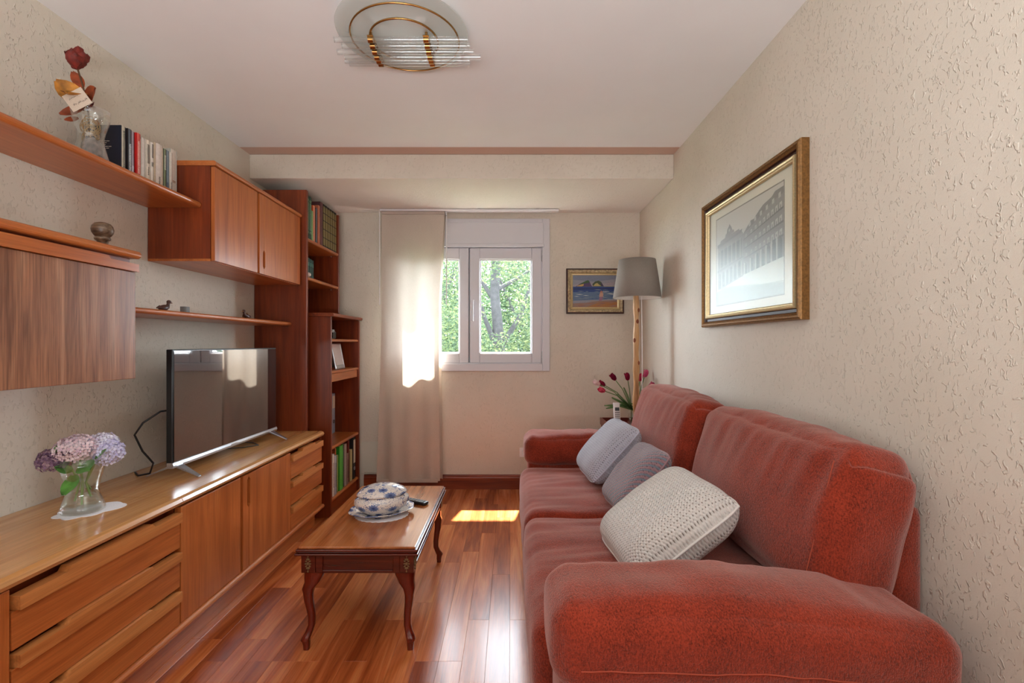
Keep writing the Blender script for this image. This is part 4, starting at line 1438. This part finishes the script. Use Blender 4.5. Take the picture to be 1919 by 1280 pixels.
def arm(y_in, y_out, name='arm', zt=.655):
    yc, hy = (y_in + y_out) / 2, abs(y_out - y_in) / 2
    sgn = 1 if y_out > y_in else -1

    def body(p, u):
        q = p + Vector((.548, yc, .29))
        if q.z > .5:
            q.z -= .06 * max(0, min(1, (q.x - .5) / .45)) ** 1.3
        return q
    a = obj(name, MB().puff(.438, hy - .022, .275, .03, (.006, .004, 0), (24, 10, 14), body), M_SOFA, so)

    def pad(p, u):
        q = p.copy()
        drop = .055 * max(0, min(1, (q.x + .02) / .46)) ** 1.2
        q.z += wr(q + Vector((0, yc, 0)), (5, 9, 5), .008) + wr(q, (22, 5, 8), .0045)
        q.y += wr(q, (12, 12, 20), .004)
        q += Vector((.534, yc, zt - .086))
        q.z -= drop
        return q
    pd = obj('arm_pad', MB().puff(.444, hy, .098, .062, (.008, .016, .014), (56, 26, 20), pad), M_SOFA, a)
    sm_ = []
    for k in range(40):
        t = 2 * k / 39 - 1
        px, pz = t * .387, -.020
        uy = Vector((px / .444, sgn, pz / .098))
        py = sgn * (hy + .016 * (1 - uy.x ** 2) * (1 - uy.z ** 2) + .0012)
        sm_.append(pad(Vector((px, py, pz)), uy))
    obj('seam', MB().tube(sm_, .0016, 6), M_SEAM, a)


arm(1.285, 1.005)
arm(2.965, 3.245, zt=.645)

for (y0, y1) in ((1.285, 2.128), (2.132, 2.965)):
    yc, hy = (y0 + y1) / 2, (y1 - y0) / 2

    def seat(p, u, yc=yc):
        q = p.copy()
        top = max(0, u.z)
        q.z += top * (wr(q + Vector((0, yc, 0)), (3.5, 6, 1), .012) + wr(q + Vector((3, yc, 0)), (4, 26, 1), .006) * (1 if u.x < .3 else .3))
        q.x += wr(q + Vector((0, yc, 0)), (4, 7, 7), .006)
        if u.x > 0:
            q.z += top * .03 * u.x
        return q + Vector((.475, yc, .358))
    sc_ = obj('seat_cushion', MB().puff(.415, hy, .112, .055, (.012, .003, .022), (40, 44, 14), seat), M_SOFA, so)
    sm_ = []
    for k in range(24):
        t = k / 23
        sm_.append((.083 - .008 * sin(pi * t), y0 + .045 + (y1 - y0 - .09) * t, .438))
    obj('seam', MB().tube(sm_, .0015, 5), M_SEAM, sc_)
    # front valance below the cushion
    obj('front_panel', MB().puff(.03, hy - .004, .115, .015, (0.004, 0, 0), (4, 20, 8), lambda p, u, yc=yc: p + Vector((.098, yc, .148))), M_SOFA, so)

for (y0, y1, zc, xo) in ((1.205, 2.135, .735, 0.006), (2.140, 3.01, .755, -.035)):
    yc, hy = (y0 + y1) / 2, (y1 - y0) / 2
    R = Matrix.Rotation(radians(14), 3, 'Y')

    def backc(p, u, yc=yc, zc=zc, xo=xo, R=R):
        q = p.copy()
        g = q + Vector((0, yc, 0))
        topm = max(0, u.z) ** 2
        # gathers that run over the crest, and soft dents
        rid = noise.noise(Vector((g.y * 24 + g.z * 5, g.x * 3, g.z * 2.5)))
        q.z += topm * rid * .010
        q.x += (max(0, .2 + u.z) * rid * .010 + wr(g, (3, 4, 5), .012))
        q.y += wr(g, (9, 4, 9), .008) * abs(u.y)
        # pinched upper corners
        if abs(u.y) > .8 and u.z > .5:
            q.z -= .022 * ((abs(u.y) - .8) / .2) ** 2 * ((u.z - .5) / .5) ** 2
        return R @ q + Vector((.905 + xo, yc, zc))
    bc = obj('back_cushion', MB().puff(.105, hy, .215, .062, (.035, .006, .030), (18, 64, 36), backc), M_SOFA, so)
    pts = []
    for k in range(30):
        t = k / 29
        q = Vector((-.103, -hy + .052, -.16 + .33 * t))
        pts.append(R @ q + Vector((.905 + xo - .006, yc, zc)))
    obj('seam', MB().tube(pts, .0018, 5), M_SEAM, bc)
for x in (.14, .98):
    for y in (1.10, 3.12):
        obj('foot', MB().box(x - .025, x + .025, y - .025, y + .025, 0, .032), M_BLACK, so)


# ------------------------------------------------------------------ PILLOWS
def pillow(label, mat, c, w, h, t, lean, yaw, roll=0.0):
    """w along the sofa, h up the lean, thickness t; rests on the seat against the back cushions"""
    m = MB()
    n = 44
    R = Matrix.Rotation(radians(yaw), 3, 'Z') @ Matrix.Rotation(radians(lean), 3, 'Y') @ Matrix.Rotation(radians(roll), 3, 'X')
    # local: X = thickness (towards room is -x), Y = width, Z = height
    for side in (-1, 1):
        vs_, fs_, uv_ = [], [], []
        for i in range(n + 1):
            for j in range(n + 1):
                a, b = 2 * i / n - 1, 2 * j / n - 1
                prof = max(0, (1 - abs(a) ** 4.0) * (1 - abs(b) ** 4.0)) ** .5
                pin = 1 - .05 * (1 - a * a) * 0 - .06 * (1 - (abs(b)) ** 2) * (abs(a) ** 4) - 0
                pin2 = 1 - .06 * (1 - abs(a) ** 2) * (abs(b) ** 4)
                q = Vector((side * t * .5 * prof, a * w * .5 * pin * sqrt(1 - .18 * b ** 4), b * h * .5 * pin2 * sqrt(1 - .18 * a ** 4)))
                q.x += noise.noise(Vector((a * 1.5 + lean, b * 1.5, side * 3))) * .012 * prof
                vs_.append(q)
                uv_.append((i / n, j / n))
        o = len(m.f)
        for i in range(n):
            for j in range(n):
                k = i * (n + 1) + j
                f = (k, k + 1, k + n + 2, k + n + 1)
                if side == 1:
                    f = f[::-1]
                fs_.append(f)
                m.uv[o + len(fs_) - 1] = [uv_[q] for q in f]
        m.add(vs_, fs_, True)
    root = thing('pillow', label, 'pillow', c, (0, 0, 0), 'knitted pillows on the sofa')
    obj('cover', m.map(lambda q: R @ q), mat, root, local=True)
    # stitched edge all round
    pts = []
    for k in range(64):
        a = 2 * pi * k / 64
        mx_ = max(abs(cos(a)), abs(sin(a)))
        qx, qy = cos(a) / mx_, sin(a) / mx_
        qx, qy = qx * sqrt(1 - .18 * qy ** 4), qy * sqrt(1 - .18 * qx ** 4)
        pin = 1 - .06 * (1 - abs(qy) ** 2) * (abs(qx) ** 4)
        pin2 = 1 - .06 * (1 - abs(qx) ** 2) * (abs(qy) ** 4)
        pts.append(R @ Vector((0, qx * w * .5 * pin, qy * h * .5 * pin2)))
    obj('edge_stitching', MB().tube(pts, .004, 6, closed=True), mat, root, local=True)


M_KN1 = knit('blue_grey_crochet', C(186, 186, 200), C(112, 108, 116), 30, 30)
M_KN2 = knit('rose_grey_knit', C(160, 124, 130), C(84, 72, 84), 24, 26, C(120, 128, 140))
M_KN3 = knit('cream_crochet', C(216, 210, 204), C(120, 108, 98), 32, 34)
pillow('pale blue grey crochet pillow nearest the far sofa arm', M_KN1, (.525, 2.60, .655), .37, .38, .17, 43, 4)
pillow('small rose and grey knitted pillow between the two crochet pillows', M_KN2, (.555, 2.14, .635), .30, .34, .13, 40, 6)
pillow('large cream crochet pillow behind the near sofa arm', M_KN3, (.525, 1.65, .618), .42, .43, .20, 55, 6)

# ------------------------------------------------------------------ SIDE TABLE CORNER
stb = thing('side_table', 'small dark wooden tray-top side table in the corner behind the sofa', 'table', (.89, 3.62, 0))
M_TRAY = wood('red_lacquered_wood', C(84, 22, 14), C(112, 34, 22), C(130, 46, 30), 'X', .3)
obj('tabletop', MB().box(.72, 1.07, 3.46, 3.84, .585, .605), M_TRAY, stb, bev=.003)
obj('rim', ring(MB(), .715, 1.075, 3.455, 3.845, .014, .014, .014, .014, .5855, .640).map(lambda q: Vector((q.x, q.z, q.y))), M_TRAY, stb, bev=.004)
for x in (.74, 1.05):
    for y in (3.48, 3.82):
        obj('leg', MB().tube([(x, y, 0), (x, y, .3), (x, y, .585)], [.012, .016, .02], 10), M_TRAY, stb)
ph = thing('cordless_phone', 'white cordless telephone handset standing on the corner side table', 'telephone', (.785, 3.53, .610), (radians(-8), 0, radians(8)))
obj('cradle', MB().box(-.04, .04, -.035, .045, .002, .03), M_BLACK, ph, bev=.008, local=True)
obj('handset', MB().prism(superpoly(20, .024, .012, 4), 'z', .02, .185), M_WHITE, ph, bev=.004, local=True)
obj('display', MB().box(-.016, .016, -.0140, -.0115, .125, .150), plain('lcd', C(70, 76, 80), .2), ph, local=True)
kb = MB()
for r in range(5):
    for q in (-.012, 0, .012):
        kb.box(q - .0045, q + .0045, -.0138, -.0118, .040 + r * .0135, .0485 + r * .0135)
for q in (-.012, .0, .012):
    kb.box(q - .005, q + .005, -.0138, -.0118, .108, .118)
obj('keypad', kb, plain('grey_key', C(136, 132, 134), .6), ph, local=True, kind='stuff')

tvv = thing('tulip_vase', 'vase of pink and crimson tulips on the corner side table', 'vase', (.945, 3.68, .605))
TXv, TYv, TZv = .945, 3.68, .606
obj('vessel', MB().lathe([(0, 0), (.04, 0), (.05, .03), (.045, .08), (.032, .12), (.038, .14), (.034, .14), (.028, .12), (.04, .08), (.04, .02), (0, .01)], 24, (TXv, TYv, TZv)), M_VGLASS, tvv)
M_TLEAF = plain('tulip_leaf', C(96, 122, 70), .5, bscale=30, var=.25)
crim, pink, rose_, pale = [leafmat('tulip_petal', q, .25) for q in ([C(116, 24, 48), C(140, 34, 60)], [C(206, 76, 120), C(222, 120, 150)], [C(196, 40, 76), C(214, 90, 110)], [C(226, 196, 198), C(234, 210, 208)])]
tul = [((-0.265, -0.030, 0.332), pale, 0), ((-0.232, -0.060, 0.285), rose_, 0), ((-0.145, -0.020, 0.365), crim, 0), ((-0.042, 0.020, 0.360), crim, 0), ((0.035, -0.030, 0.358), rose_, 0), ((0.085, 0.020, 0.385), pink, 0), ((0.095, -0.050, 0.305), pink, 0), ((-0.220, 0.000, 0.322), crim, 0)]
for k, ((dx, dy, dz), m_, _) in enumerate(tul):
    tip = Vector((TXv + dx, TYv + dy, TZv + dz - .02))
    b0 = Vector((TXv + .02 * (1 if dx > 0 else -1), TYv, TZv + .12))
    mid = b0.lerp(tip, .55) + Vector((0, 0, .03))
    obj('stem', MB().tube([b0 - Vector((0, 0, .1)), b0, mid, tip], .0035, 6), M_TLEAF, tvv)
    d0 = (tip - mid).normalized()
    fl = MB()
    s1 = d0.orthogonal().normalized()
    s2 = d0.cross(s1)
    for p_ in range(6):
        a = p_ * pi / 3
        rad_ = s1 * cos(a) + s2 * sin(a)
        sp_ = .35 if p_ % 2 else .6
        vs_, fs_ = petal(tip, d0 + rad_ * sp_, -rad_, .060, .042, .45)
        fl.add(vs_, fs_, True)
    obj('flower_head', fl, m_, tvv)
for d0, L0, W0, z0_ in (((-.8, -.3, .55), .20, .06, .13), ((-.95, -.3, .15), .24, .04, .15), ((-.6, -.4, .75), .2, .05, .12), ((-.9, -.2, -.05), .22, .035, .17), ((.5, -.3, .8), .18, .05, .12), ((-.3, -.3, .9), .2, .05, .12), ((-.75, -.5, .35), .2, .045, .12)):
    vs_, fs_ = petal((TXv - .01, TYv - .01, TZv + z0_), d0, (0, -.3, 1), L0, W0 * 1.4, -.25, 8)
    obj('leaf', MB().add(vs_, fs_, True), M_TLEAF, tvv)

# ------------------------------------------------------------------ FLOOR LAMP
FLX, FLY = .895, 3.40
fl = thing('floor_lamp', 'floor lamp with a grey drum shade on a bare branch pole', 'lamp', (FLX, FLY, 0))
kk = FLY / 900
obj('base', MB().lathe([(0, 0), (.13, 0), (.13, .018), (.12, .024), (.02, .03), (0, .03)], 32, (FLX, FLY, 0)), M_BRANCH, fl)
pts, rad = [], []
for k in range(60):
    z = .028 + (1.60 - .028) * k / 59
    pts.append((FLX + .012 * noise.noise(Vector((z * 3, 1, 5))) - .006, FLY + .012 * noise.noise(Vector((z * 3, 7, 2))), z))
    rad.append(.0185 + .006 * noise.noise(Vector((z * 9, 3, 3))) + (1.6 - z) * .004)
obj('pole', MB().tube(pts, rad, 14), M_BRANCH, fl)
for z, a in ((1.49, .6), (1.40, 1.2), (1.27, 2.8), (1.12, .5), (1.05, -1.2)):
    k = int((z - .028) / (1.572) * 59)
    c0 = Vector(pts[k])
    obj('knot', MB().ell(c0 + Vector((cos(a) * .014, -.012, 0)), .011, .010, .017, 10, 7), M_KNOT, fl)
sz0, sz1, r0, r1 = 1.553, 1.822, .168, .127
shd = obj('lamp_shade', MB().lathe([(r0 - .002, sz0), (r0, sz0), (r1, sz1), (r1 - .002, sz1)], 64, (FLX, FLY, 0)), M_SHADE, fl)
obj('shade_lining', MB().lathe([(r0 - .003, sz0 + .001), (r1 - .003, sz1 - .001)], 64, (FLX, FLY, 0)), M_SHADEIN, shd)
wv = MB()
for a in (0, 2 * pi / 3, 4 * pi / 3):
    wv.tube([(FLX, FLY, 1.60), (FLX + (r0 - .006) * .97 * cos(a), FLY + (r0 - .006) * .97 * sin(a), 1.60)], .002, 5)
obj('shade_ring', wv, M_STEEL, shd)
obj('bulb', MB().lathe([(.013, 1.60), (.014, 1.63), (.026, 1.665), (.03, 1.69), (.022, 1.715), (0, 1.725)], 16, (FLX, FLY, 0)), M_WHITE, fl)
obj('cord', MB().tube([(FLX + .03, FLY - .005, 1.56), (FLX + .036, FLY, 1.2), (FLX + .034, FLY, .7), (FLX + .05, FLY, .02)], .0025, 6), M_WHITE, fl)


# ------------------------------------------------------------------ PICTURES
def frame_mesh(w, h, prof):
    """sweep a profile (inset, height) round a rectangle lying in local X/Z, facing -Y"""
    m = MB()
    rings = []
    for ins, ht in prof:
        rings.append([(-w / 2 + ins, -ht, -h / 2 + ins), (w / 2 - ins, -ht, -h / 2 + ins), (w / 2 - ins, -ht, h / 2 - ins), (-w / 2 + ins, -ht, h / 2 - ins)])
    for k in range(len(rings) - 1):
        for j in range(4):
            m.add([rings[k][j], rings[k][(j + 1) % 4], rings[k + 1][(j + 1) % 4], rings[k + 1][j]], [(0, 1, 2, 3)])
    return m


def flat_art(polys, w, h, y):
    m = MB()
    for k, (col, pts) in enumerate(polys):
        m.add([(-w / 2 + s * w, y - k * .00001, -h / 2 + t * h) for s, t in pts], [list(range(len(pts)))])
        m.col[len(m.f) - 1] = C(*col)
    return m


# large framed photograph on the right wall (faces -x)
FW, FH = .912, .667
bp = thing('framed_photograph', 'large gilt framed old town square photograph on the right wall', 'picture', (XR - .001, 2.212, 1.652), (0, 0, radians(-90)))
obj('outer_frame', frame_mesh(FW, FH, [(0, 0), (0, .028), (.003, .034), (.007, .031), (.010, .036), (.016, .037), (.018, .031), (.024, .034), (.028, .028)]), M_GOLD, bp, local=True)
obj('frame_groove', frame_mesh(FW, FH, [(.028, .028), (.031, .018), (.042, .018), (.044, .022)]), M_GROOVE, bp, local=True)
obj('inner_frame', frame_mesh(FW, FH, [(.044, .022), (.046, .030), (.050, .032), (.056, .030), (.058, .025), (.064, .024), (.068, .016)]), M_GOLDLT, bp, local=True)
obj('mount', MB().box(-FW / 2 + .066, FW / 2 - .066, -.011, -.002, -FH / 2 + .066, FH / 2 - .066), M_MAT, bp, local=True)
pw, phh = .62, .445
obj('mount_bevel', frame_mesh(pw + .012, phh + .012, [(0, .0112), (.003, .0115), (.006, .0111)]), plain('grey_line', C(130, 128, 120), .7), bp, local=True)
A = []
A.append(((206, 206, 200), [(0, 0), (1, 0), (1, 1), (0, 1)]))
A.append(((198, 198, 194), [(0, .55), (1, .62), (1, .8), (0, .72)]))
# paving
A.append(((168, 174, 168), [(0, 0), (1, 0), (1, .22), (.62, .20), (.14, .20), (0, .15)]))
A.append(((208, 214, 204), [(.14, .20), (.40, .255), (.62, .30), (1, .33), (1, .12), (.72, .13)]))
A.append(((150, 158, 152), [(0, 0), (1, 0), (1, .10), (.62, .135), (.15, .18), (0, .15)]))
# palace on the left
A.append(((140, 144, 142), [(.03, .17), (.46, .26), (.46, .72), (.42, .745), (.03, .69)]))
A.append(((116, 122, 122), [(.02, .66), (.44, .725), (.45, .76), (.02, .70)]))
A.append(((128, 132, 130), [(.07, .70), (.41, .745), (.40, .775), (.16, .75), (.08, .735)]))
A.append(((132, 136, 134), [(.16, .745), (.32, .77), (.31, .80), (.17, .785)]))
A.append(((122, 128, 126), [(.19, .785), (.29, .80), (.27, .84), (.255, .86), (.24, .88), (.225, .855), (.20, .83)]))
A.append(((176, 178, 174), [(.222, .795), (.25, .80), (.25, .83), (.222, .825)]))
A.append(((100, 108, 108), [(.04, .42), (.44, .475), (.44, .66), (.04, .615)]))
for k in range(6):
    a = .06 + k * .07
    A.append(((164, 166, 160), [(a, .40 + k * .009), (a + .016, .402 + k * .009), (a + .016, .63 + k * .009), (a, .628 + k * .009)]))
A.append(((112, 118, 118), [(.02, .375), (.46, .455), (.46, .475), (.02, .40)]))
for k in range(6):
    a = .045 + k * .068
    z0_ = .185 + k * .0155
    A.append(((92, 100, 98), [(a, z0_), (a + .040, z0_ + .008), (a + .040, z0_ + .15), (a + .03, z0_ + .172), (a + .012, z0_ + .17), (a, z0_ + .145)]))
    A.append(((176, 182, 174), [(a + .043, z0_ + .008), (a + .058, z0_ + .012), (a + .058, z0_ + .165), (a + .043, z0_ + .16)]))
# galleried houses on the right, receding to the left
A.append(((136, 140, 138), [(.46, .27), (1, .33), (1, .90), (.86, .885), (.74, .82), (.62, .765), (.46, .70)]))
A.append(((118, 122, 120), [(.46, .695), (.62, .755), (.74, .81), (.86, .87), (1, .90), (1, .96), (.9, .955), (.86, .92), (.75, .89), (.70, .86), (.62, .80), (.58, .80), (.50, .73)]))
for k in range(6):
    a = .55 + k * .078
    A.append(((182, 184, 180), [(a, .745 + k * .025), (a + .028, .752 + k * .025), (a + .028, .79 + k * .027), (a, .782 + k * .027)]))
for r in range(3):
    zz0 = (.445, .545, .64)[r]
    zz1 = (.535, .66, .785)[r]
    for k in range(9):
        t = (k / 9) ** .85
        a = .50 + .50 * t
        wd = .018 + .014 * t
        z = zz0 + (zz1 - zz0) * t
        A.append(((188, 190, 186), [(a, z), (a + wd, z + .006), (a + wd, z + .045 + .02 * t), (a, z + .035 + .02 * t)]))
        A.append(((88, 92, 92), [(a + wd * .35, z), (a + wd * .6, z + .003), (a + wd * .6, z + .035), (a + wd * .35, z + .033)]))
    A.append(((98, 104, 104), [(.47, zz0 - .012), (1, zz1 - .02), (1, zz1 - .004), (.47, zz0 - .002)]))
for k in range(7):
    t = (k / 7) ** .9
    a = .49 + .50 * t
    wd = .030 + .032 * t
    z0_ = .272 + .058 * t
    hh = .12 + .10 * t
    A.append(((186, 190, 184), [(a - .012, z0_), (a + .006, z0_), (a + .006, z0_ + hh), (a - .012, z0_ + hh)]))
    A.append(((88, 96, 94), [(a + .008, z0_), (min(1, a + wd), z0_ + .004), (min(1, a + wd), z0_ + hh * .8), (min(1, a + wd * .7), z0_ + hh), (a + wd * .4, z0_ + hh), (a + .008, z0_ + hh * .8)]))
obj('photograph', flat_art([(c0, [(min(1, max(0, s)), min(1, max(0, t))) for s, t in p]) for c0, p in A], pw, phh, -.0113), M_PRINT, bp, local=True)
obj('glass', MB().box(-FW / 2 + .066, FW / 2 - .066, -.0160, -.0148, -FH / 2 + .066, FH / 2 - .066), M_PGLASS, bp, local=True)
obj('backing', MB().box(-FW / 2 + .01, FW / 2 - .01, -.0015, 0, -FH / 2 + .01, FH / 2 - .01), M_CARD, bp, local=True)

# seascape on the back wall (faces -y)
sp_ = thing('framed_painting', 'small framed seascape painting with two islands on the back wall', 'picture', (.712, YB - .001, 1.673))
SW, SH = .485, .380
obj('outer_frame', frame_mesh(SW, SH, [(0, 0), (0, .024), (.006, .030), (.012, .030)]), M_GROOVE, sp_, local=True)
obj('carved_frame', frame_mesh(SW, SH, [(.012, .030), (.018, .034), (.030, .031), (.036, .024)]), M_MOTTLE, sp_, local=True)
obj('inner_frame', frame_mesh(SW, SH, [(.036, .024), (.040, .026), (.044, .020), (.054, .018), (.056, .013)]), M_GOLDLT, sp_, local=True)
S = []
S.append(((150, 152, 164), [(0, 0), (1, 0), (1, 1), (0, 1)]))
S.append(((126, 134, 154), [(0, .86), (.5, .80), (1, .88), (1, 1), (0, 1)]))
S.append(((164, 156, 164), [(0, .70), (.35, .78), (.7, .74), (1, .80), (1, .66), (0, .64)]))
S.append(((84, 62, 104), [(.06, .645), (.13, .70), (.22, .765), (.30, .82), (.345, .84), (.38, .80), (.41, .70), (.44, .645)]))
S.append(((54, 88, 44), [(.13, .71), (.22, .77), (.30, .825), (.345, .845), (.375, .81), (.36, .76), (.26, .74)]))
S.append(((206, 166, 92), [(.08, .655), (.16, .70), (.25, .73), (.24, .67), (.20, .65)]))
S.append(((70, 84, 52), [(.44, .72), (.50, .80), (.58, .83), (.64, .79), (.68, .70), (.70, .65), (.46, .65)]))
S.append(((196, 176, 110), [(.46, .66), (.50, .73), (.55, .76), (.60, .70), (.64, .66)]))
S.append(((62, 50, 84), [(.63, .77), (.66, .74), (.70, .65), (.64, .66)]))
S.append(((186, 176, 140), [(.70, .65), (.78, .67), (.90, .66), (1, .67), (1, .63), (.70, .63)]))
S.append(((30, 62, 130), [(0, .46), (1, .48), (1, .645), (0, .64)]))
S.append(((22, 44, 104), [(0, .54), (.5, .56), (1, .55), (1, .60), (0, .60)]))
S.append(((92, 116, 150), [(0, .20), (1, .26), (1, .48), (0, .47)]))
for k in range(46):
    a, b = random.uniform(-.05, .95), random.uniform(.24, .56)
    L0 = random.uniform(.06, .2)
    cc = random.choice(((206, 210, 214), (60, 92, 140), (150, 160, 160), (120, 140, 150)))
    S.append((cc, [(max(0, a), b), (min(1, max(0, a + L0 * .5)), b + .012), (min(1, max(0, a + L0)), b - .004), (min(1, max(0, a + L0 * .5)), b - .010)]))
S.append(((150, 118, 104), [(0, 0), (1, 0), (1, .22), (.6, .20), (.3, .14), (0, .12)]))
S.append(((176, 116, 60), [(.3, 0), (1, 0), (1, .17), (.62, .16)]))
for k in range(24):
    a, b = random.uniform(0, .9), random.uniform(.01, .2)
    S.append((random.choice(((190, 140, 76), (120, 96, 110), (170, 100, 52), (146, 128, 132))), [(a, b), (min(1, a + .12), b + .006), (min(1, a + .2), b), (min(1, a + .1), b - .008)]))
S.append(((150, 110, 140), [(.59, .20), (.66, .21), (.68, .34), (.60, .33)]))
S.append(((206, 160, 140), [(.595, .32), (.68, .33), (.69, .42), (.665, .46), (.62, .46), (.60, .40)]))
S.append(((190, 130, 110), [(.615, .45), (.67, .45), (.675, .49), (.645, .515), (.615, .49)]))
obj('canvas', flat_art(S, SW - .110, SH - .110, -.013), M_PAINT, sp_, local=True)
obj('backing', MB().box(-SW / 2 + .004, SW / 2 - .004, -.002, 0, -SH / 2 + .004, SH / 2 - .004), M_CARD, sp_, local=True)

# ------------------------------------------------------------------ CEILING LAMP
cl_ = thing('ceiling_lamp', 'frosted glass disc ceiling lamp with glass rods and brass rings', 'lamp', (-.43, 1.93, 2.5))
obj('mounting_plate', MB().box(-.54, -.33, 1.86, 2.00, 2.478, 2.4995), M_WHITE, cl_, bev=.006)
obj('glass_disc', MB().lathe([(0, 2.464), (.258, 2.464), (.2595, 2.467), (.258, 2.470), (0, 2.470)], 96, (-.43, 1.92, 0)), M_FROST, cl_)


def arc(cx, cy, r, z, a0, a1, n=60):
    return [(cx + r * cos(a0 + (a1 - a0) * k / n), cy + r * sin(a0 + (a1 - a0) * k / n), z) for k in range(n + 1)]


obj('brass_ring', MB().tube(arc(-.425, 1.945, .215, 2.458, 0, 2 * pi)[:-1], .0035, 8, closed=True), M_BRASS, cl_)
obj('brass_ring', MB().tube(arc(-.43, 1.945, .135, 2.456, 0, 2 * pi)[:-1], .004, 8, closed=True), M_BRASS, cl_)
for k, (y, z, x0, x1) in enumerate(((1.905, 2.436, -.70, -.17), (1.936, 2.430, -.68, -.165), (1.967, 2.425, -.71, -.15), (1.998, 2.422, -.69, -.125), (2.029, 2.425, -.70, -.17), (2.058, 2.430, -.69, -.175))):
    obj('glass_rod', MB().tube([(x0, y, z), (x1, y, z)], .0115, 12), M_ROD, cl_)
for x in (-.555, -.335):
    b = MB().box(x - .012, x + .012, 1.892, 2.072, 2.4425, 2.4475)
    for y in (1.905, 1.967, 2.029):
        b.tube([(x, y, 2.445), (x, y, 2.475)], .006, 8)
    obj('clip_bar', b, M_BRASS, cl_, bev=.001)
    for k, y in enumerate((1.905, 1.936, 1.967, 1.998, 2.029, 2.058)):
        z = (2.436, 2.430, 2.425, 2.422, 2.425, 2.430)[k]
        obj('clip', MB().tube([(x - .010, y, z), (x + .010, y, z)], .0135, 10), M_BRASS, cl_)

# ------------------------------------------------------------------ SMALL WALL THINGS
sk = thing('wall_socket', 'white wall socket low on the back wall beside the far sofa arm', 'socket', (.115, YB, .31))
obj('plate', MB().box(.075, .155, YB - .010, YB - .0005, .27, .35), M_WHITE, sk, bev=.004)
obj('insert', MB().lathe([(.026, 0), (.026, .004), (.022, .004), (.020, .0), (0, .0)], 24).map(lambda q: Vector((.115 + q.x, YB - .0102 - q.z, .31 + q.y))), M_WHITE, sk)
wc = MB()
wc.tube([(-1.235, YB - .012, .130), (-1.15, YB - .013, .133), (-1.05, YB - .012, .130), (-.9, YB - .012, .129)], .005, 7)
wc.tube([(-1.235, YB - .010, .143), (-1.13, YB - .012, .139), (-1.04, YB - .012, .1405), (-.9, YB - .012, .139)], .004, 7)
tag(obj('cable', wc, plain('grey_cable', C(190, 184, 170), .5)), 'pale cables lying on the baseboard between bookcase and curtain', 'cable')
